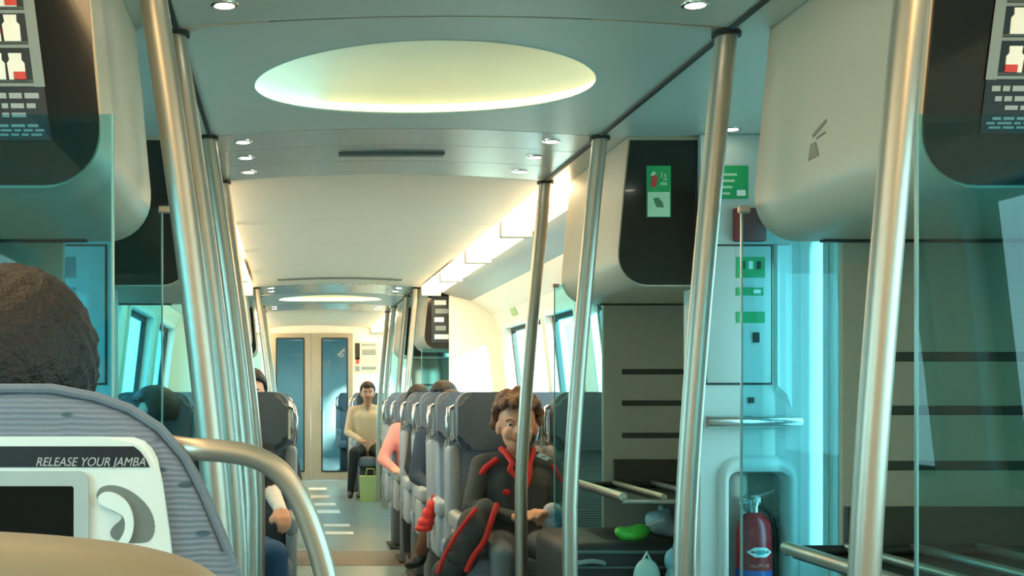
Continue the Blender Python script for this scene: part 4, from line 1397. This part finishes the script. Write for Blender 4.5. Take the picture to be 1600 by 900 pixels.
# backpack hanging off the seat beside the child
bp = thing('backpack', 'black backpack with red straps slumped beside the child', 'backpack', (.74, 5.60, .40))
bm = bmesh.new()
for (x, y, z, rx, ry, rz_) in ((.06, 0, .20, .07, .08, .10), (.01, 0, .10, .08, .09, .10), (-.05, 0, .0, .07, .08, .08), (-.07, 0, -.06, .06, .07, .05), (.12, .02, .28, .05, .06, .06)):
    ellipsoid(bm, (x, y, z), (rx, ry, rz_))
me = remesh(bm, .010, 4); me.name = 'bag_body'
me.materials.clear(); me.materials.append(JACKET); smooth_all(me)
o = bpy.data.objects.new('bag_body', me); COL.objects.link(o); o.parent = bp
mk('strap', T(chaikin([(.16, -.06, .32), (.13, -.09, .25), (.10, -.10, .16), (.05, -.105, .10), (.02, -.10, .03)]), .013, 8), TRIM, bp, True)
mk('strap', T(chaikin([(.07, -.06, .30), (.03, -.09, .26), (-.02, -.08, .19), (-.07, -.07, .10), (-.10, -.07, .02)]), .010, 8), TRIM, bp, True)
mk('bottom_trim', T(chaikin([(-.14, -.04, -.06), (-.10, -.085, -.085), (-.04, -.095, -.075), (.01, -.09, -.055)]), .018, 8), TRIM, bp, True)
mk('pocket', ellipsoid(bmesh.new(), (-.01, -.07, .09), (.05, .022, .03)), mat('bag_grey', '#45494b', .8), bp, True)

# passenger ahead of the viewer: dark hair above the near seat
person('passenger seen from behind, dark brown hair above the near seat', (-.37, 1.72, -.03), PI, 1.0, 1.16, mats={'top': SHIRTN, 'legs': DTROUS}, voxel=.008, hair='bob', hair_mat=HAIRD, face=False,
       J={'head': (0, -.0, 1.235), 'neck': (0, .0, 1.08), 'kner': (-.12, -.40, .52), 'knel': (.12, -.40, .52), 'ankr': (-.12, -.36, .1), 'ankl': (.12, -.36, .1), 'toer': (-.12, -.50, .05), 'toel': (.12, -.50, .05)})
# passenger opposite the child, hand on knee
person('passenger in jeans with a pale sleeve resting on the knee, opposite the child', (-.28, 6.0, 0), 0, .92, .95, mats={'top': DTROUS, 'legs': JEANS, 'sleeve': SHIRTW}, voxel=.010, hair='short',
       J={'wril': (.24, -.30, .68), 'elbl': (.20, -.08, .74), 'hanl': (.26, -.40, .62), 'knel': (.22, -.44, .50), 'ankl': (.24, -.40, .10), 'toel': (.25, -.52, .045), 'kner': (-.10, -.42, .50), 'ankr': (-.10, -.38, .1), 'toer': (-.10, -.50, .045)})
person('dark-haired passenger in the second row opposite the child', (-.21, 6.85, 0), 0, 1.0, 1.0, mats={'top': DTROUS, 'legs': DTROUS}, voxel=.014, hair='short', fingers=False)
person('passenger by the window in blue opposite the child', (-.69, 6.03, 0), 0, .88, .96, mats={'top': JEANS, 'legs': DTROUS}, voxel=.014, hair='bob', fingers=False, headrot=-1.5,
       J={'kner': (-.10, -.42, .48), 'knel': (.10, -.42, .48), 'ankr': (-.10, -.38, .1), 'ankl': (.10, -.38, .1), 'toer': (-.10, -.50, .045), 'toel': (.10, -.50, .045), 'head': (.05, -.03, 1.10)})
# passengers further back on the child's side
person('passenger in brown trousers, crossed leg reaching into the aisle', (XRA, ROWY[2], 0), 0, .95, .95, mats={'top': SHIRTN, 'legs': BROWNT}, voxel=.012, hair='short', fingers=False,
       J={'kner': (-.16, -.45, .50), 'ankr': (-.24, -.50, .30), 'toer': (-.31, -.60, .25), 'knel': (.05, -.44, .50), 'ankl': (.0, -.46, .1), 'toel': (0, -.6, .045), 'head': (0, .0, 1.09), 'neck': (0, .02, .97)})
person('dark-haired passenger whose head rises above the fourth row', (XRA + .05, ROWY[3], 0), 0, .95, 1.02, mats={'top': DTROUS, 'legs': DTROUS}, voxel=.014, hair='bob', fingers=False)
person('dark-haired passenger with a pink sleeve behind the fourth row', (XRA - .03, ROWY[4], 0), 0, .94, 1.0, mats={'top': SHIRTP, 'legs': DTROUS}, voxel=.014, hair='short', fingers=False,
       J={'elbr': (-.27, -.08, .72), 'wrir': (-.20, -.27, .66)})
person('passenger in a beige shirt on the far aisle seat', (XRA - .06, 14.95, 0), 0, 1.0, 1.0, mats={'skin': SKINF, 'top': SHIRTB, 'legs': DTROUS}, voxel=.012, hair='short', fingers=False,
       J={'wrir': (-.10, -.30, .66), 'kner': (-.18, -.45, .52), 'ankr': (-.22, -.46, .10), 'toer': (-.23, -.62, .045)})

# red bag strap hanging from the second armrest
rb = thing('red_bag', 'small bright red bag hanging by the second row seat', 'bag', (.705, 6.62, .48))
bm = bmesh.new()
for (x, y, z, rx, ry, rz_) in ((-.01, 0, .02, .05, .035, .02), (0, 0, .05, .045, .035, .03), (.014, 0, .09, .036, .03, .04), (.028, 0, .13, .026, .025, .04)):
    ellipsoid(bm, (x, y, z), (rx, ry, rz_))
me = remesh(bm, .007, 2); me.name = 'bag_body'
me.materials.clear(); me.materials.append(mat('bag_red', '#d8322a', .6)); smooth_all(me)
o = bpy.data.objects.new('bag_body', me); COL.objects.link(o); o.parent = rb
mk('strap', T([(.03, 0, .16), (.034, 0, .185), (.05, 0, .19)], .006, 6), TRIM, rb, True)
# yellow-green shopping bag by the far passenger
gb_ = thing('shopping_bag', 'yellow-green paper bag on the floor by the far passenger', 'bag', (.90, 14.2, .0))
bm = bmesh.new()
prism(bm, [(-.11, 0), (.11, 0), (.12, .28), (-.12, .28)], -.06, .06)
mk('bag_body', bm, mat('bag_yellow', '#b9bf78', .7), gb_)
for yy in (-.05, .05):
    mk('handle', T([(-.05, yy, .28), (-.04, yy, .36), (.04, yy, .36), (.05, yy, .28)], .005, 6), mat('bag_yellow2', '#9a9f60', .7), gb_, True)

# ------------------------------------------------------------------ luggage in the rack before the child
def rounded(name, x0, x1, y0, y1, z0, z1, r, m, par):
    return mk(name, B(x0, x1, y0, y1, z0, z1, r, 4), m, par, True, True, 50)
sc = thing('suitcase', 'black soft suitcase lying on the lower rack deck', 'suitcase', (1.28, 5.0, .19))
rounded('case_body', 1.02, 1.60, 4.74, 5.34, .20, .645, .05, BAGK, sc)
mk('piping', T([(1.03, 4.738, .61), (1.59, 4.738, .61)], .007, 8), mat('piping_teal', '#4c6866', .6), sc, True, True)
mk('piping', T([(1.03, 4.738, .23), (1.59, 4.738, .23)], .007, 8), mat('piping_teal', '#4c6866', .6), sc, True, True)
mk('zip', B(1.06, 1.57, 4.735, 4.742, .55, .558), mat('piping_teal', '#4c6866', .6), sc, world=True)
mk('handle', T(chaikin([(1.06, 4.73, .57), (1.06, 4.70, .575), (1.11, 4.69, .585), (1.16, 4.70, .575), (1.16, 4.73, .57)]), .009, 8), mat('handle_grey', '#6f8884', .6), sc, True, True)
for x in (1.06, 1.55):
    mk('wheel', lathe(bmesh.new(), [(0, -.012), (.02, -.012), (.02, .012), (0, .012)], (x, 4.72, .213), 12), DARKM, sc, True, True)
def blob(name, label, cat, loc, parts, m, extra=None):
    t = thing(name, label, cat, loc)
    bm = bmesh.new()
    for (x, y, z, rx, ry, rz_) in parts:
        ellipsoid(bm, (x, y, z), (rx, ry, rz_))
    me = remesh(bm, .008, 2); me.name = 'bag_body'
    me.materials.clear(); me.materials.append(m); smooth_all(me)
    o = bpy.data.objects.new('bag_body', me); COL.objects.link(o); o.parent = t
    return t
g1 = blob('plastic_bag', 'bright green plastic bag on top of the black suitcase', 'bag', (1.30, 4.85, .645), [(0, 0, .02, .06, .05, .03), (.03, 0, .035, .04, .04, .025), (-.04, 0, .03, .03, .03, .02)], mat('bag_green', '#4fc24a', .4, bump=.4, bscale=30))
mk('handle', T([(.05, 0, .05), (.09, 0, .065), (.12, 0, .075)], [.008, .009, .006], 8), mat('bag_pale', '#cfe0cf', .4), g1, True)
g2 = blob('plastic_bag', 'crumpled pale grey plastic bag beside the green one', 'bag', (1.44, 4.95, .65), [(0, 0, .05, .06, .05, .05), (.05, 0, .02, .06, .05, .03), (-.03, 0, .06, .035, .03, .035), (.02, 0, .08, .03, .03, .03)], mat('bag_grey_pale', '#a9bcbc', .4, bump=.4, bscale=30))
mk('knot', ellipsoid(bmesh.new(), (.0, 0, .10), (.015, .015, .02)), mat('bag_grey_pale', '#a9bcbc'), g2, True)
g3 = blob('plastic_bag', 'pale turquoise bag in front of the black suitcase', 'bag', (1.30, 4.655, .45), [(0, 0, .08, .05, .035, .07), (.02, 0, .0, .05, .04, .09), (-.005, 0, -.13, .06, .045, .13)], mat('bag_turquoise', '#9fd0c8', .4, bump=.3, bscale=30))
mk('handle', T([(-.02, 0, .13), (0, 0, .17), (.02, 0, .13)], .006, 8), mat('bag_turquoise', '#9fd0c8'), g3, True)
g4 = blob('plastic_bag', 'soft light blue bag between the turquoise and orange bags', 'bag', (1.41, 4.665, .46), [(0, 0, .13, .045, .03, .05), (.0, 0, .04, .045, .04, .08), (.01, 0, -.13, .05, .04, .14)], mat('bag_sky', '#6fb2be', .4, bump=.3, bscale=30))
mk('knot', ellipsoid(bmesh.new(), (0, 0, .18), (.012, .012, .018)), mat('bag_sky', '#6fb2be'), g4, True)
g5 = blob('pouch', 'small orange pouch at the end of the suitcase', 'pouch', (1.505, 4.66, .53), [(0, 0, .06, .045, .03, .035), (.03, 0, .05, .04, .03, .04), (.01, 0, -.12, .045, .03, .22)], mat('pouch_orange', '#d8652e', .6))
mk('flap', B(-.02, .06, -.034, -.028, .06, .085, .002), mat('pouch_dark', '#a84a22', .6), g5)
g6 = blob('tote_bag', 'white and grey tote bag hanging by the fourth pole', 'bag', (1.075, 5.20, .28), [(0, 0, .20, .045, .03, .06), (.02, 0, .10, .05, .04, .09), (.04, 0, .02, .05, .04, .08)], mat('tote_white', '#cdd4cc', .7))
mk('strap', T(chaikin([(-.03, -.03, .22), (.0, -.035, .27), (.05, -.03, .22), (.06, -.03, .10)]), .006, 8), DARKM, g6, True)

# small green label on the sloping wall above the far window
wl = thing('wall_label', 'small pale green label on the cream wall above the far window', 'sign', (1.737, 9.9, 1.83))
bm = bmesh.new()
n_v = Vector((-.92, 0, -.39)).normalized() * .003
tq = Vector((-.39, 0, .92)).normalized()
vs = []
for off in (Vector((0, 0, 0)), n_v):
    for (a_, b_) in ((-.12, -.03), (.12, -.03), (.12, .03), (-.12, .03)):
        vs.append(bm.verts.new(Vector((0, a_, 0)) + tq * b_ + off + n_v * .5))
for f in ((0, 1, 2, 3), (7, 6, 5, 4), (0, 4, 5, 1), (1, 5, 6, 2), (2, 6, 7, 3), (3, 7, 4, 0)):
    bm.faces.new([vs[i] for i in f])
mk('plate', bm, mat('label_green_pale', '#9cbf8e', .5), wl)
